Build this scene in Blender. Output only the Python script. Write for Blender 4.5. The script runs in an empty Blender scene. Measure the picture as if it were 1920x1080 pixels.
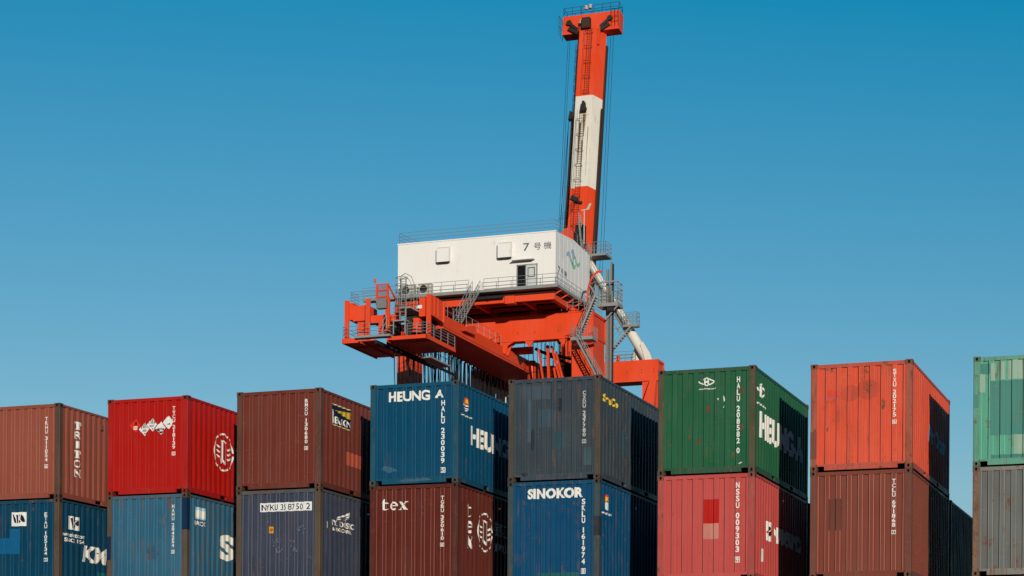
import bpy, bmesh, math, random
from mathutils import Vector, Matrix
R = math.radians
random.seed(7)
scene = bpy.context.scene
C = bpy.data.collections.new('place'); scene.collection.children.link(C)
CAMZ = 0.95                      # camera height above the ground

# ------------------------------------------------------------------ materials
def lin(c):
    return tuple(((v/255)/12.92 if v/255 <= .04045 else ((v/255+.055)/1.055)**2.4) for v in c)
def albedo(c, k=1.0):
    l = lin(c)
    k = k*.66
    return (min(.85, l[0]*.96*k), min(.85, l[1]*1.0*k), min(.85, l[2]*.99*k), 1)

MATS = {}
def N(nt, t, **kw):
    n = nt.nodes.new(t)
    for k, v in kw.items(): setattr(n, k, v)
    return n
def paint(name, rgb, wear=.25, rust=.15, rough=.5, seed=0, spec=.14, k=1.0, streak=1.0, scale=1.0, rustcol=(.10, .045, .022), fade=None):
    if name in MATS: return MATS[name]
    m = bpy.data.materials.new(name); m.use_nodes = True; nt = m.node_tree
    b = nt.nodes['Principled BSDF']
    col = albedo(rgb, k)
    tc = N(nt, 'ShaderNodeTexCoord')
    def mapped(sc):
        mp = N(nt, 'ShaderNodeMapping'); mp.inputs['Scale'].default_value = sc
        mp.inputs['Location'].default_value = (seed*3.17, seed*1.71, seed*2.3)
        nt.links.new(tc.outputs['Object'], mp.inputs['Vector']); return mp
    def noise(sc, detail, rough_=.55):
        n = N(nt, 'ShaderNodeTexNoise'); n.inputs['Scale'].default_value = 1
        n.inputs['Detail'].default_value = detail; n.inputs['Roughness'].default_value = rough_
        nt.links.new(mapped(sc).outputs[0], n.inputs['Vector']); return n
    def ramp(n, a, c, lo=0., hi=1.):
        r = N(nt, 'ShaderNodeMapRange'); r.inputs[1].default_value = a; r.inputs[2].default_value = c
        r.inputs[3].default_value = lo; r.inputs[4].default_value = hi; r.clamp = True
        nt.links.new(n.outputs[0], r.inputs[0]); return r
    def mix(fac, a, c, mode='MIX'):
        x = N(nt, 'ShaderNodeMix', data_type='RGBA', blend_type=mode)
        if hasattr(fac, 'outputs'): nt.links.new(fac.outputs[0], x.inputs[0])
        else: x.inputs[0].default_value = fac
        for s, v in ((6, a), (7, c)):
            if hasattr(v, 'is_output'): nt.links.new(v, x.inputs[s])
            else: x.inputs[s].default_value = v
        return x.outputs[2]
    s = scale
    big = noise((.9*s, .9*s, .7*s), 3)
    d = wear
    dark = tuple(v*(1-.55*d) for v in col[:3])+(1,)
    g = sum(col[:3])/3
    light = tuple(v+(g*1.1+.012-v)*.30*d+.008*d for v in col[:3])+(1,)
    cur = mix(ramp(big, .32, .68), dark, light)
    cur = mix(.55, cur, col)
    # rain streaks running down the steel
    st = noise((9*s, 9*s, .45*s), 4, .6)
    dust = tuple(v*.6+.022 for v in col[:3])+(1,)
    cur = mix(ramp(st, .50, .72, 0, min(1, 1.1*d*streak)), cur, dust)
    st2 = noise((14*s, 14*s, .3*s), 3, .6)
    cur = mix(ramp(st2, .54, .74, 0, min(1, .9*d*streak)), cur, tuple(min(1, v*1.2+.016) for v in col[:3])+(1,))
    sp = noise((3.1*s, 3.1*s, 2.2*s), 8, .68)
    lo = .675-.20*rust
    rn = noise((17*s, 17*s, 11*s), 4, .6)
    rmul = N(nt, 'ShaderNodeMath', operation='MULTIPLY')
    nt.links.new(ramp(sp, lo, lo+.05).outputs[0], rmul.inputs[0]); nt.links.new(ramp(rn, .36, .56).outputs[0], rmul.inputs[1])
    cur = mix(rmul, cur, rustcol+(1,))
    # thin rust runs
    run = noise((26*s, 26*s, .55*s), 3, .6); gate = noise((2.3*s, 2.3*s, 1.3*s), 3, .6)
    rm_ = N(nt, 'ShaderNodeMath', operation='MULTIPLY')
    nt.links.new(ramp(run, .545, .66, 0, min(1, .3+1.3*rust)).outputs[0], rm_.inputs[0]); nt.links.new(ramp(gate, .56-.2*rust, .68-.2*rust).outputs[0], rm_.inputs[1])
    cur = mix(rm_, cur, tuple(v*1.25 for v in rustcol)+(1,))
    # pale scuffs and scratches
    sc = noise((5*s, 5*s, 34*s), 4, .7); g2 = noise((1.7*s, 1.7*s, 1.9*s), 2, .5)
    sm = N(nt, 'ShaderNodeMath', operation='MULTIPLY')
    nt.links.new(ramp(sc, .60, .70, 0, min(1, 1.4*d)).outputs[0], sm.inputs[0]); nt.links.new(ramp(g2, .50, .60).outputs[0], sm.inputs[1])
    cur = mix(sm, cur, tuple(v*.8+.07 for v in col[:3])+(1,))
    nt.links.new(cur, b.inputs['Base Color'])
    rr = ramp(big, .3, .7, rough-.06, rough+.1); nt.links.new(rr.outputs[0], b.inputs['Roughness'])
    b.inputs['Specular IOR Level'].default_value = spec
    bp = N(nt, 'ShaderNodeBump'); bp.inputs['Strength'].default_value = .25; bp.inputs['Distance'].default_value = .01
    nt.links.new(sp.outputs[0], bp.inputs['Height']); nt.links.new(bp.outputs[0], b.inputs['Normal'])
    MATS[name] = m; return m
def plain(name, rgb, rough=.6, spec=.2, metal=0, k=1.0):
    if name in MATS: return MATS[name]
    m = bpy.data.materials.new(name); m.use_nodes = True; nt = m.node_tree
    b = nt.nodes['Principled BSDF']; c = albedo(rgb, k)
    tc = N(nt, 'ShaderNodeTexCoord'); n = N(nt, 'ShaderNodeTexNoise')
    n.inputs['Scale'].default_value = 3.5; n.inputs['Detail'].default_value = 5
    nt.links.new(tc.outputs['Object'], n.inputs['Vector'])
    x = N(nt, 'ShaderNodeMix', data_type='RGBA'); nt.links.new(n.outputs[0], x.inputs[0])
    x.inputs[6].default_value = tuple(v*.82 for v in c[:3])+(1,); x.inputs[7].default_value = tuple(min(.9, v*1.15) for v in c[:3])+(1,)
    nt.links.new(x.outputs[2], b.inputs['Base Color'])
    b.inputs['Roughness'].default_value = rough; b.inputs['Specular IOR Level'].default_value = spec; b.inputs['Metallic'].default_value = metal
    MATS[name] = m; return m
M_HOLE = plain('casting_hole', (14, 12, 10), .9, .1)
M_WHITE = plain('white_lettering', (238, 232, 222), .55)
M_WORN = plain('worn_white_lettering', (205, 200, 192), .6)
M_UNDER = plain('underframe_dark', (40, 34, 30), .85, .15)

# ------------------------------------------------------------------ mesh builder
class MB:
    def __init__(s): s.v = []; s.f = []; s.mi = []; s.sm = []
    def add(s, vs, fs, mi=0, smooth=False):
        o = len(s.v); s.v += [tuple(p) for p in vs]
        for f in fs: s.f.append([o+i for i in f]); s.mi.append(mi); s.sm.append(smooth)
    def box(s, x0, x1, y0, y1, z0, z1, mi=0):
        s.hexa([(x0,y0,z0),(x1,y0,z0),(x1,y1,z0),(x0,y1,z0),(x0,y0,z1),(x1,y0,z1),(x1,y1,z1),(x0,y1,z1)], mi)
    def hexa(s, p, mi=0):
        s.add(p, [(0,3,2,1),(4,5,6,7),(0,1,5,4),(1,2,6,5),(2,3,7,6),(3,0,4,7)], mi)
    def bar(s, p, q, w, h=None, up=(0,0,1), mi=0):
        h = w if h is None else h
        p, q = Vector(p), Vector(q); d = (q-p)
        if d.length < 1e-6: return
        d.normalize(); u = Vector(up)
        if abs(d.dot(u)) > .99: u = Vector((0,1,0))
        a = d.cross(u).normalized()*(w/2); b = a.cross(d).normalized()*(h/2)
        s.hexa([p-a-b, p+a-b, q+a-b, q-a-b, p-a+b, p+a+b, q+a+b, q-a+b], mi)
    def tube(s, pts, r, n=6, mi=0, cap=True):
        pts = [Vector(p) for p in pts]; rings = []
        rs = r if isinstance(r, (list, tuple)) else [r]*len(pts)
        for i, p in enumerate(pts):
            d = (pts[min(i+1, len(pts)-1)]-pts[max(i-1, 0)]).normalized()
            u = Vector((0,0,1)) if abs(d.z) < .9 else Vector((0,1,0))
            a = d.cross(u).normalized(); b = a.cross(d).normalized()
            rings.append([p+(a*math.cos(2*math.pi*k/n)+b*math.sin(2*math.pi*k/n))*rs[i] for k in range(n)])
        vs = [v for rg in rings for v in rg]; fs = []
        for i in range(len(pts)-1):
            for k in range(n):
                fs.append((i*n+k, i*n+(k+1)%n, (i+1)*n+(k+1)%n, (i+1)*n+k))
        s.add(vs, fs, mi, True)
        if cap: s.add(rings[0], [tuple(range(n))[::-1]], mi); s.add(rings[-1], [tuple(range(n))], mi)
    def prism(s, poly, f, d, mi=0):
        """poly: 2D outline (simple); f(a,b)->3D; extruded by vector d"""
        a = [Vector(f(*p)) for p in poly]; b = [p+Vector(d) for p in a]; n = len(a)
        s.add(a+b, [tuple(range(n)), tuple(range(n, 2*n))[::-1]]+[(i, i+n, (i+1)%n+n, (i+1)%n) for i in range(n)], mi)
    def rail(s, pts, h=1.1, step=1.25, r=.03, mids=(.55,), post=None, n=4, kick=0):
        pts = [Vector(p) for p in pts]
        for a, b in zip(pts, pts[1:]):
            L = (b-a).length; k = max(1, round(L/step))
            for i in range(k+1):
                p = a+(b-a)*(i/k); s.tube([p, p+Vector((0,0,h))], post or r, n)
            for z in (h,)+tuple(mids):
                s.tube([a+Vector((0,0,z)), b+Vector((0,0,z))], r*.9, n)
            if kick: s.bar(a+Vector((0,0,kick/2)), b+Vector((0,0,kick/2)), .02, kick)
    def stair(s, p, q, w, side, r=.03, rail=True, tread=.24):
        """flight from p (top) to q (bottom); side = unit vector across"""
        p, q, sd = Vector(p), Vector(q), Vector(side)
        n = max(3, int(abs(p.z-q.z)/tread))
        for k in (-.5, .5):
            o = sd*(w*k)
            s.bar(p+o, q+o, .05, .17)
            if rail:
                for z in (1.0, .5): s.tube([p+o+Vector((0,0,z)), q+o+Vector((0,0,z))], r, 4)
                m = max(2, int((p-q).length/1.1))
                for i in range(m+1):
                    t = p+o+(q-p)*(i/m); s.tube([t, t+Vector((0,0,1))], r, 4)
        run = Vector((q.x-p.x, q.y-p.y, 0)); run = run.normalized() if run.length > 1e-3 else Vector((0,1,0))
        for i in range(1, n):
            t = p+(q-p)*(i/n); s.bar(t-sd*(w/2), t+sd*(w/2), .24, .04)
    def mesh(s, name, mats):
        me = bpy.data.meshes.new(name); me.from_pydata(s.v, [], s.f)
        bm = bmesh.new(); bm.from_mesh(me)
        bm.faces.ensure_lookup_table()
        for f, mi, sm in zip(bm.faces, s.mi, s.sm): f.material_index = mi; f.smooth = sm
        bmesh.ops.recalc_face_normals(bm, faces=bm.faces); bm.to_mesh(me); bm.free()
        for m in (mats if isinstance(mats, (list, tuple)) else [mats]): me.materials.append(m)
        return me
    def build(s, name, mats, parent=None, label=None, origin=None):
        if origin is not None: s.v = [tuple(Vector(p)-Vector(origin)) for p in s.v]
        o = bpy.data.objects.new(name, s.mesh(name, mats)); C.objects.link(o)
        if parent: o.parent = parent
        if label: o['label'] = label
        return o
def thing(name, label, cat, loc, group=None):
    o = bpy.data.objects.new(name, None); C.objects.link(o); o.location = loc
    o.empty_display_size = .2
    o['label'] = label; o['category'] = cat
    if group: o['group'] = group
    return o

# ------------------------------------------------------------------ lettering
_glyph = {}
def glyph(txt, bold=0., shear=0.):
    key = (txt, bold, shear)
    if key in _glyph: return _glyph[key]
    cu = bpy.data.curves.new('letters', 'FONT'); cu.body = txt; cu.size = 1; cu.offset = bold; cu.resolution_u = 4; cu.shear = shear
    ob = bpy.data.objects.new('letters', cu); scene.collection.objects.link(ob)
    dg = bpy.context.evaluated_depsgraph_get(); me = bpy.data.meshes.new_from_object(ob.evaluated_get(dg))
    vs = [(v.co.x, v.co.y) for v in me.vertices]; fs = [tuple(p.vertices) for p in me.polygons]
    bpy.data.objects.remove(ob); bpy.data.curves.remove(cu); bpy.data.meshes.remove(me)
    if not vs: vs, fs = [(0,0),(1,0),(1,1)], []
    x0 = min(v[0] for v in vs); x1 = max(v[0] for v in vs); y0 = min(v[1] for v in vs); y1 = max(v[1] for v in vs)
    _glyph[key] = ([((a-x0)/max(1e-6, x1-x0), (b-y0)/max(1e-6, y1-y0)) for a, b in vs], fs, (x1-x0)/max(1e-6, y1-y0))
    return _glyph[key]
class Ink:
    """flat outlines in wall coordinates (u along, v up) that are later folded over a wall"""
    def __init__(s): s.v = []; s.f = []
    def add(s, vs, fs):
        o = len(s.v); s.v += list(vs); s.f += [tuple(o+i for i in f) for f in fs]; return s
    def poly(s, pts): return s.add(pts, [tuple(range(len(pts)))])
    def rect(s, u0, u1, v0, v1): return s.poly([(u0,v0),(u1,v0),(u1,v1),(u0,v1)])
    def text(s, t, u0, u1, v0, v1, bold=.012, shear=0.):
        vs, fs, _ = glyph(t, bold, shear)
        return s.add([(u0+a*(u1-u0), v0+b*(v1-v0)) for a, b in vs], fs)
    def stack(s, t, u0, u1, vt, vb, bold=.02, box=True, gap=.12, serif=False):
        """letters standing one below the other from vt down to vb; a trailing '#c' is a framed check digit"""
        cells = []
        for ch in t:
            cells.append((ch, .55 if ch == ' ' else (0 if ch == '#' else 1)))
        tot = sum(c[1] for c in cells); h = (vt-vb)/tot; v = vt; framed = False
        for ch, k in cells:
            if ch == '#': framed = True; continue
            if ch != ' ':
                g = h*gap; w = u1-u0; cx = (u0+u1)/2
                ww = w*(.34 if ch in '1I' else 1)
                if framed and box:
                    gg = h*.06; t_ = w*.17
                    a, b_, c_, d_ = cx-w*.68, cx+w*.68, v-h+gg, v-gg
                    s.rect(a, b_, c_, c_+t_); s.rect(a, b_, d_-t_, d_); s.rect(a, a+t_, c_+t_, d_-t_); s.rect(b_-t_, b_, c_+t_, d_-t_)
                    s.text(ch, cx-ww*.36, cx+ww*.36, v-h+g*1.1, v-g*1.1, bold)
                else: s.text(ch, cx-ww/2, cx+ww/2, v-h+g/2, v-g/2, bold)
            v -= h*k
        return s
    def ring(s, cu, cv, ru, rv, t, a0, a1, n=10):
        out = []; inn = []
        for i in range(n+1):
            a = R(a0+(a1-a0)*i/n)
            out.append((cu+ru*math.cos(a), cv+rv*math.sin(a))); inn.append((cu+(ru-t)*math.cos(a), cv+(rv-t)*math.sin(a)))
        o = len(s.v); s.v += out+inn; m = n+1
        s.f += [(o+i, o+i+1, o+m+i+1, o+m+i) for i in range(n)]; return s
    def ell(s, cu, cv, ru, rv, a0=0, a1=360, n=20):
        return s.poly([(cu+ru*math.cos(R(a0+(a1-a0)*i/n)), cv+rv*math.sin(R(a0+(a1-a0)*i/n))) for i in range(n+(0 if a1-a0 >= 360 else 1))])
    def path(s, pts, w):
        for a, b in zip(pts, pts[1:]):
            dx, dy = b[0]-a[0], b[1]-a[1]; L = math.hypot(dx, dy) or 1; nx, ny = -dy/L*w/2, dx/L*w/2
            s.poly([(a[0]+nx,a[1]+ny),(a[0]-nx,a[1]-ny),(b[0]-nx,b[1]-ny),(b[0]+nx,b[1]+ny)])
        return s

# ------------------------------------------------------------------ shipping containers
W, L, H = 2.438, 6.058, 2.591
class Fold:
    """a corrugated wall: offset inwards as a function of u, with slow dents"""
    def __init__(s, u0, u1, pitch, depth, slope, d0, seed, amp, v0, v1, lip=.014):
        rnd = random.Random(seed); s.amp = amp; s.v0, s.v1 = v0, v1; s.u0, s.u1 = u0, u1
        s.ph = [(rnd.uniform(1.5, 5), rnd.uniform(1.5, 5), rnd.uniform(0, 6)) for _ in range(4)]
        n = max(1, round((u1-u0)/pitch)); p = (u1-u0)/n; flat = p/2-slope
        s.k = [(u0, d0, 0)]; s.face = []
        u = u0
        def to(uu, d, mi): s.face.append(mi); s.k.append((uu, d))
        s.k = [(u0, d0)]
        for i in range(n):
            a = u0+i*p; e = flat/2
            to(a+e-lip, d0, 0); to(a+e, d0, 1)
            to(a+e+slope, d0+depth, 0)
            to(a+e+slope+flat, d0+depth, 0)
            to(a+e+2*slope+flat, d0, 0); to(a+e+2*slope+flat+lip, d0, 1)
            to(a+p, d0, 0)
    def dent(s, u, v):
        # straight between the rows of the sheet, so that paint laid on it never dips under
        h = (s.v1-s.v0)/9; j = min(8, max(0, int((v-s.v0)/h))); t = min(1, max(0, (v-s.v0)/h-j))
        return s.dent_at(u, s.v0+j*h)*(1-t)+s.dent_at(u, s.v0+(j+1)*h)*t
    def dent_at(s, u, v):
        if s.amp == 0: return 0
        x = sum(math.sin(a*u+b*v+c) for a, b, c in s.ph)/4
        e = min(1, max(0, (u-s.u0)/.35), max(0, (s.u1-u)/.35))*min(1, max(0, (v-s.v0)/.4), max(0, (s.v1-v)/.4))
        return s.amp*x*e
    def off(s, u, v):
        k = s.k
        if u <= k[0][0]: return k[0][1] if u > k[0][0]-.001 else 0.
        if u >= k[-1][0]: return k[-1][1] if u < k[-1][0]+.001 else 0.
        for a, b in zip(k, k[1:]):
            if a[0] <= u <= b[0]:
                t = (u-a[0])/max(1e-9, b[0]-a[0]); return a[1]+(b[1]-a[1])*t+s.dent(u, v)
    def panel(s, to3, rows=9):
        mb = MB(); n = len(s.k); vs = []
        for j in range(rows+1):
            v = s.v0+(s.v1-s.v0)*j/rows
            for u, d in s.k: vs.append(to3(u, v, d+s.dent(u, v)))
        fs = [[], []]
        for j in range(rows):
            for i in range(n-1): fs[s.face[i]].append((j*n+i, j*n+i+1, (j+1)*n+i+1, (j+1)*n+i))
        o = len(mb.v); mb.v += vs
        for mi in (0, 1):
            for f in fs[mi]: mb.f.append(list(f)); mb.mi.append(mi); mb.sm.append(False)
        return mb
def fold_ink(ink, fold, to3, name, mat, parent, eps=.004, flat=False, label=None):
    bm = bmesh.new()
    vs = [bm.verts.new((a, b, 0)) for a, b in ink.v]
    for f in ink.f:
        try: bm.faces.new([vs[i] for i in f])
        except ValueError: pass
    if not flat:
        lo = min(v[0] for v in ink.v); hi = max(v[0] for v in ink.v)
        for u, _ in fold.k:
            if lo < u < hi: bmesh.ops.bisect_plane(bm, geom=bm.verts[:]+bm.edges[:]+bm.faces[:], plane_co=(u,0,0), plane_no=(1,0,0), dist=1e-6)
        vlo = min(v[1] for v in ink.v); vhi = max(v[1] for v in ink.v)
        for j in range(1, 9):
            v = fold.v0+(fold.v1-fold.v0)*j/9
            if vlo < v < vhi: bmesh.ops.bisect_plane(bm, geom=bm.verts[:]+bm.edges[:]+bm.faces[:], plane_co=(0,v,0), plane_no=(0,1,0), dist=1e-6)
    for v in bm.verts:
        u, w = v.co.x, v.co.y
        v.co = to3(u, w, (0 if flat else fold.off(u, w))-eps)
    me = bpy.data.meshes.new(name); bm.to_mesh(me); bm.free(); me.materials.append(mat)
    o = bpy.data.objects.new(name, me); C.objects.link(o); o.parent = parent
    if label: o['label'] = label
    return o
def hole_face(mb, c, u, v, n, hu, hv, ru, rv, depth, mi_hole):
    c, u, v, n = Vector(c), Vector(u), Vector(v), Vector(n); m = 8
    q = [c-u*hu-v*hv, c+u*hu-v*hv, c+u*hu+v*hv, c-u*hu+v*hv]
    oc = [c+u*(ru*math.cos(R(22.5+45*k)))+v*(rv*math.sin(R(22.5+45*k))) for k in range(m)]
    inn = [p-n*depth for p in oc]
    mb.add(q+oc, [(2,5,4),(2,3,6,5),(3,7,6),(3,0,8,7),(0,9,8),(0,1,10,9),(1,11,10),(1,2,4,11)])
    mb.add(oc+inn, [(k,(k+1)%m,m+(k+1)%m,m+k) for k in range(m)], mi_hole)
    mb.add(inn, [tuple(range(m))], mi_hole)
def casting(sx, sy, top):
    """corner casting, local frame: outer corner at the origin, body towards (-sx,-sy)"""
    a, b, c, p = .162, .178, .118, .005
    mb = MB(); x0, x1 = sorted((p*sx, -a*sx)); y0, y1 = sorted((p*sy, -b*sy)); z0, z1 = ((-c, .0) if top else (0, c))
    cx, cy, cz = (x0+x1)/2, (y0+y1)/2, (z0+z1)/2; hx, hy, hz = (x1-x0)/2, (y1-y0)/2, (z1-z0)/2
    hole_face(mb, (cx, y0 if sy < 0 else y1, cz), (1,0,0), (0,0,1), (0,sy,0), hx, hz, .030, .040, .05, 1)
    hole_face(mb, (x0 if sx < 0 else x1, cy, cz), (0,1,0), (0,0,1), (sx,0,0), hy, hz, .036, .040, .05, 1)
    hole_face(mb, (cx, cy, z1 if top else z0), (1,0,0), (0,1,0), (0,0,1 if top else -1), hx, hy, .035, .06, .03, 1)
    i = [(x0,y0,z0),(x1,y0,z0),(x1,y1,z0),(x0,y1,z0),(x0,y0,z1),(x1,y0,z1),(x1,y1,z1),(x0,y1,z1)]
    mb.add(i, [(0,1,2,3) if top else (4,5,6,7), (2,3,7,6) if sy < 0 else (0,1,5,4), (1,2,6,5) if sx < 0 else (3,0,4,7)])
    return mb
def end3(u, v, d): return (u-W/2, -L/2+d, v)
def side3(u, v, d): return (W/2-d, -L/2+u, v)
def back3(u, v, d): return (W/2-u, L/2-d, v)
def left3(u, v, d): return (-W/2+d, L/2-u, v)
LW = .15        # post width seen on the end
def container(name, label, x, y, z, body, post=None, wear=.3, rust=.2, seed=0, group='shipping containers stacked in rows', fold=None, dent=.010, fold_pale=.2, k=1.0, rail=None, postrust=.6, simple=False, rough=.5):
    """x,y = front left corner; z = underside"""
    t = thing('shipping_container', label, 'container', (x+W/2, y+L/2, z), group)
    fold_pale = min(.75, fold_pale*1.45)
    bm_ = paint('paint_'+name, body, wear, rust, seed=seed, k=k, rough=rough)
    pm = paint('post_'+name, post or body, min(1, wear+.25), postrust, seed=seed+3, k=k, scale=2.2, rustcol=(.085, .042, .024))
    cm = paint('casting_'+name, tuple(int(a*.55+b*.45) for a, b in zip(post or body, (70, 56, 48))), .5, .7, seed=seed+5, k=k, scale=2)
    rm = paint('rail_'+name, rail or body, min(1, wear+.1), min(1, rust+.2), seed=seed+4, k=k)
    wm = paint('fold_'+name, tuple(int(c*(1-fold_pale)+(min(255, c*1.4+62))*fold_pale) for c in body), .5, rust*1.1, seed=seed+9, k=k, rough=.6)  # paler body tone for the narrow strips beside each fold
    slope = fold or .022
    fe = Fold(LW, W-LW, .256, .044, slope, .012, seed*7+1, dent, .165, H-.108)
    fs = Fold(.165, L-.165, .278, .036, .055, .010, seed*7+2, dent*1.3, .165, H-.078)
    for f, to3, nm in ((fe, end3, 'end_wall'), (fs, side3, 'side_wall'), (fs, left3, 'side_wall'), (fe, back3, 'end_wall')):
        f.panel(to3, 9).build(nm, [bm_, wm], t)
    for sx in (-1, 1):
        for sy in (-1, 1):
            for top in (0, 1):
                m = casting(sx, sy, top); o = m.build('corner_casting', [cm, M_HOLE], t)
                o.location = (sx*W/2, sy*L/2, H-.004 if top else .002)
            p = MB(); xo, yo = sx*W/2, sy*L/2
            # pressed corner post: two flanges with a rounded outer edge
            c = .012
            prof = [(0, c), (c, 0), (LW, 0), (LW, .05), (.05+c, .05), (.05, .05+c), (.05, .16), (0, .16)]
            p.prism([(a, b) for a, b in prof], lambda a, b: (xo-sx*a, yo-sy*b, .12), (0, 0, H-.24)); p.build('corner_post', pm, t)
    for sy in (-1, 1):
        r = MB(); y0, y1 = sorted((sy*(L/2-.003), sy*(L/2-.075)))
        r.box(-W/2+.164, W/2-.164, y0, y1, H-.112, H-.022); r.build('top_rail', rm, t)
        r = MB(); r.box(-W/2+.164, W/2-.164, y0, y1, .115, .168)
        r.box(-W/2+.34, W/2-.34, y0, y1, .022, .1145); r.build('bottom_rail', rm, t)
    for sx in (-1, 1):
        x0, x1 = sorted((sx*(W/2-.002), sx*(W/2-.062)))
        r = MB(); r.box(x0, x1, -L/2+.18, L/2-.18, H-.082, H-.022); r.build('top_rail', rm, t)
        r = MB()
        r.box(x0, x1, -L/2+.18, L/2-.18, .148, .17)
        segs = [(-L/2+.18, -1.205), (-.845, .845), (1.205, L/2-.18)]
        for a, b in segs: r.box(x0, x1, a, b, .035, .1475)
        for a, b in ((-1.205, -.845), (.845, 1.205)): r.box(x0, x1, a, b, .035, .05)
        r.build('bottom_rail', rm, t)
    r = MB(); r.box(-W/2+.06, W/2-.06, -L/2+.07, L/2-.07, H-.05, H-.03); r.build('roof_panel', bm_, t)
    r = MB(); r.box(-W/2+.065, W/2-.065, -L/2+.08, L/2-.08, .12, .16)
    for i in range(9): r.box(-W/2+.065, W/2-.065, -2.6+i*.65-.03, -2.6+i*.65+.03, .05, .12)
    r.build('floor', M_UNDER, t)
    t['_n'] = name
    def E(ink, nm='lettering', mat=M_WHITE, **kw): return fold_ink(ink, fe, end3, nm, mat, t, **kw)
    def S(ink, nm='lettering', mat=M_WHITE, **kw): return fold_ink(ink, fs, side3, nm, mat, t, **kw)
    return t, E, S
exec_order = []

Z3 = CAMZ+6.870-H; Z4 = Z3+H            # undersides of the two tiers that the photo shows
COL = [(-33.329, 47.668), (-29.401, 47.694), (-25.536, 47.768), (-21.758, 47.911), (-18.113, 48.299), (-14.178, 48.302), (-10.469, 48.714), (-6.635, 48.958)]

# --- column 0
(x, y) = COL[0]
t, E, S = container('brick', 'faded brick-brown container with tall white capitals stacked down its long side', x, y, Z4, (150, 76, 58), (92, 66, 52), .35, .12, 1, fold_pale=.25)
E(Ink().stack('TRHU 311054 #6', 1.980, 2.060, 2.23, .82))
def serif_T(ink, u0, u1, v0, v1):
    w = u1-u0; h = v1-v0; c = (u0+u1)/2
    ink.rect(u0, u1, v1-h*.2, v1); ink.rect(u0, u0+w*.16, v1-h*.42, v1-h*.2); ink.rect(u1-w*.16, u1, v1-h*.42, v1-h*.2)
    ink.rect(c-w*.15, c+w*.15, v0+h*.12, v1-h*.2); ink.rect(c-w*.3, c+w*.3, v0, v0+h*.12)
def serif_feet(ink, u0, u1, v0, v1, us, t=.14):
    h = v1-v0; w = u1-u0
    for f in us:
        ink.rect(u0+w*(f-.2), u0+w*(f+.2), v0, v0+h*t*.8); ink.rect(u0+w*(f-.2), u0+w*(f+.2), v1-h*t*.8, v1)
k = Ink(); a, b = .76, 1.13; hh = (2.21-.64)/6
for i, ch in enumerate('TRITON'):
    v1 = 2.21-i*hh; v0 = v1-hh*.82
    if ch == 'T': serif_T(k, a, b, v0, v1)
    elif ch == 'I':
        c = (a+b)/2; k.rect(c-.06, c+.06, v0, v1); serif_feet(k, a+.05, b-.05, v0, v1, (.5,))
    else:
        k.text(ch, a+.02, b-.02, v0, v1, .035)
        if ch in 'RN': serif_feet(k, a, b, v0, v1, (.18,) if ch == 'R' else (.18, .85))
S(k)
p = MB(); p.box(W/2-.004, W/2+.012, -L/2+2.05, -L/2+2.2, 2.16, 2.3); p.build('vent', MATS['rail_brick'], t)
t, E, S = container('navyflag', 'dark blue container with a white flag emblem on its end, below the faded brick-brown one', x, y, Z3, (0, 60, 86), (88, 68, 54), .22, .15, 2, fold_pale=.28, rail=(20, 66, 88))
E(Ink().rect(.93, 1.37, 1.87, 2.25), 'emblem')
M_NAVY = plain('navy_ink', (20, 28, 58), .55)
E(Ink().poly([(.96, 2.19),(1.0, 2.19),(1.06, 1.96),(1.02, 1.96)]).poly([(1.04, 2.19),(1.11, 2.18),(1.11, 1.95),(1.08, 1.95)])
  .poly([(1.13, 2.17),(1.2, 2.19),(1.15, 2.08),(1.13, 2.08)]).poly([(1.22, 2.2),(1.28, 2.15),(1.33, 2.0),(1.3, 1.97),(1.24, 2.0),(1.2, 2.06)]).poly([(1.12, 2.02),(1.16, 2.06),(1.22, 1.98),(1.15, 1.94)]), 'emblem', M_NAVY, eps=.007)
E(Ink().stack('ETAU 105134 #2', 1.975, 2.065, 2.22, .87))
M_P1 = paint('patch_blue', (6, 92, 136), .2, .05, seed=8)
E(Ink().rect(.84, 1.2, 1.11, 1.80), 'paint_patch', M_P1); E(Ink().rect(.3, .84, 1.12, 1.55), 'paint_patch', M_P1)
S(Ink().rect(.49, 1.03, 1.80, 2.17), 'emblem')
S(Ink().poly([(.62,2.12),(.7,2.12),(.72,1.84),(.68,1.84)]).poly([(.74,2.17),(.86,2.17),(.86,2.08),(1.0,2.08),(1.0,1.94),(.86,1.9),(.82,1.8),(.76,1.8)]), 'emblem', M_NAVY, eps=.007)
S(Ink().text('K', .77, .95, 1.9, 2.06, .03), 'emblem', M_WHITE, eps=.010)
S(Ink().text('www.ekmtc.com', .20, 1.32, 1.60, 1.72, .02)); S(Ink().text('SINCE 1954', .34, 1.28, 1.45, 1.56, .03))
S(Ink().text('KMTC', 1.2, 3.75, .97, 1.44, .05, .12))
S(Ink().rect(2.0, 2.6, .42, .75), 'paint_patch', paint('patch_teal', (18, 96, 110), .3, .1, seed=4))

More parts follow.
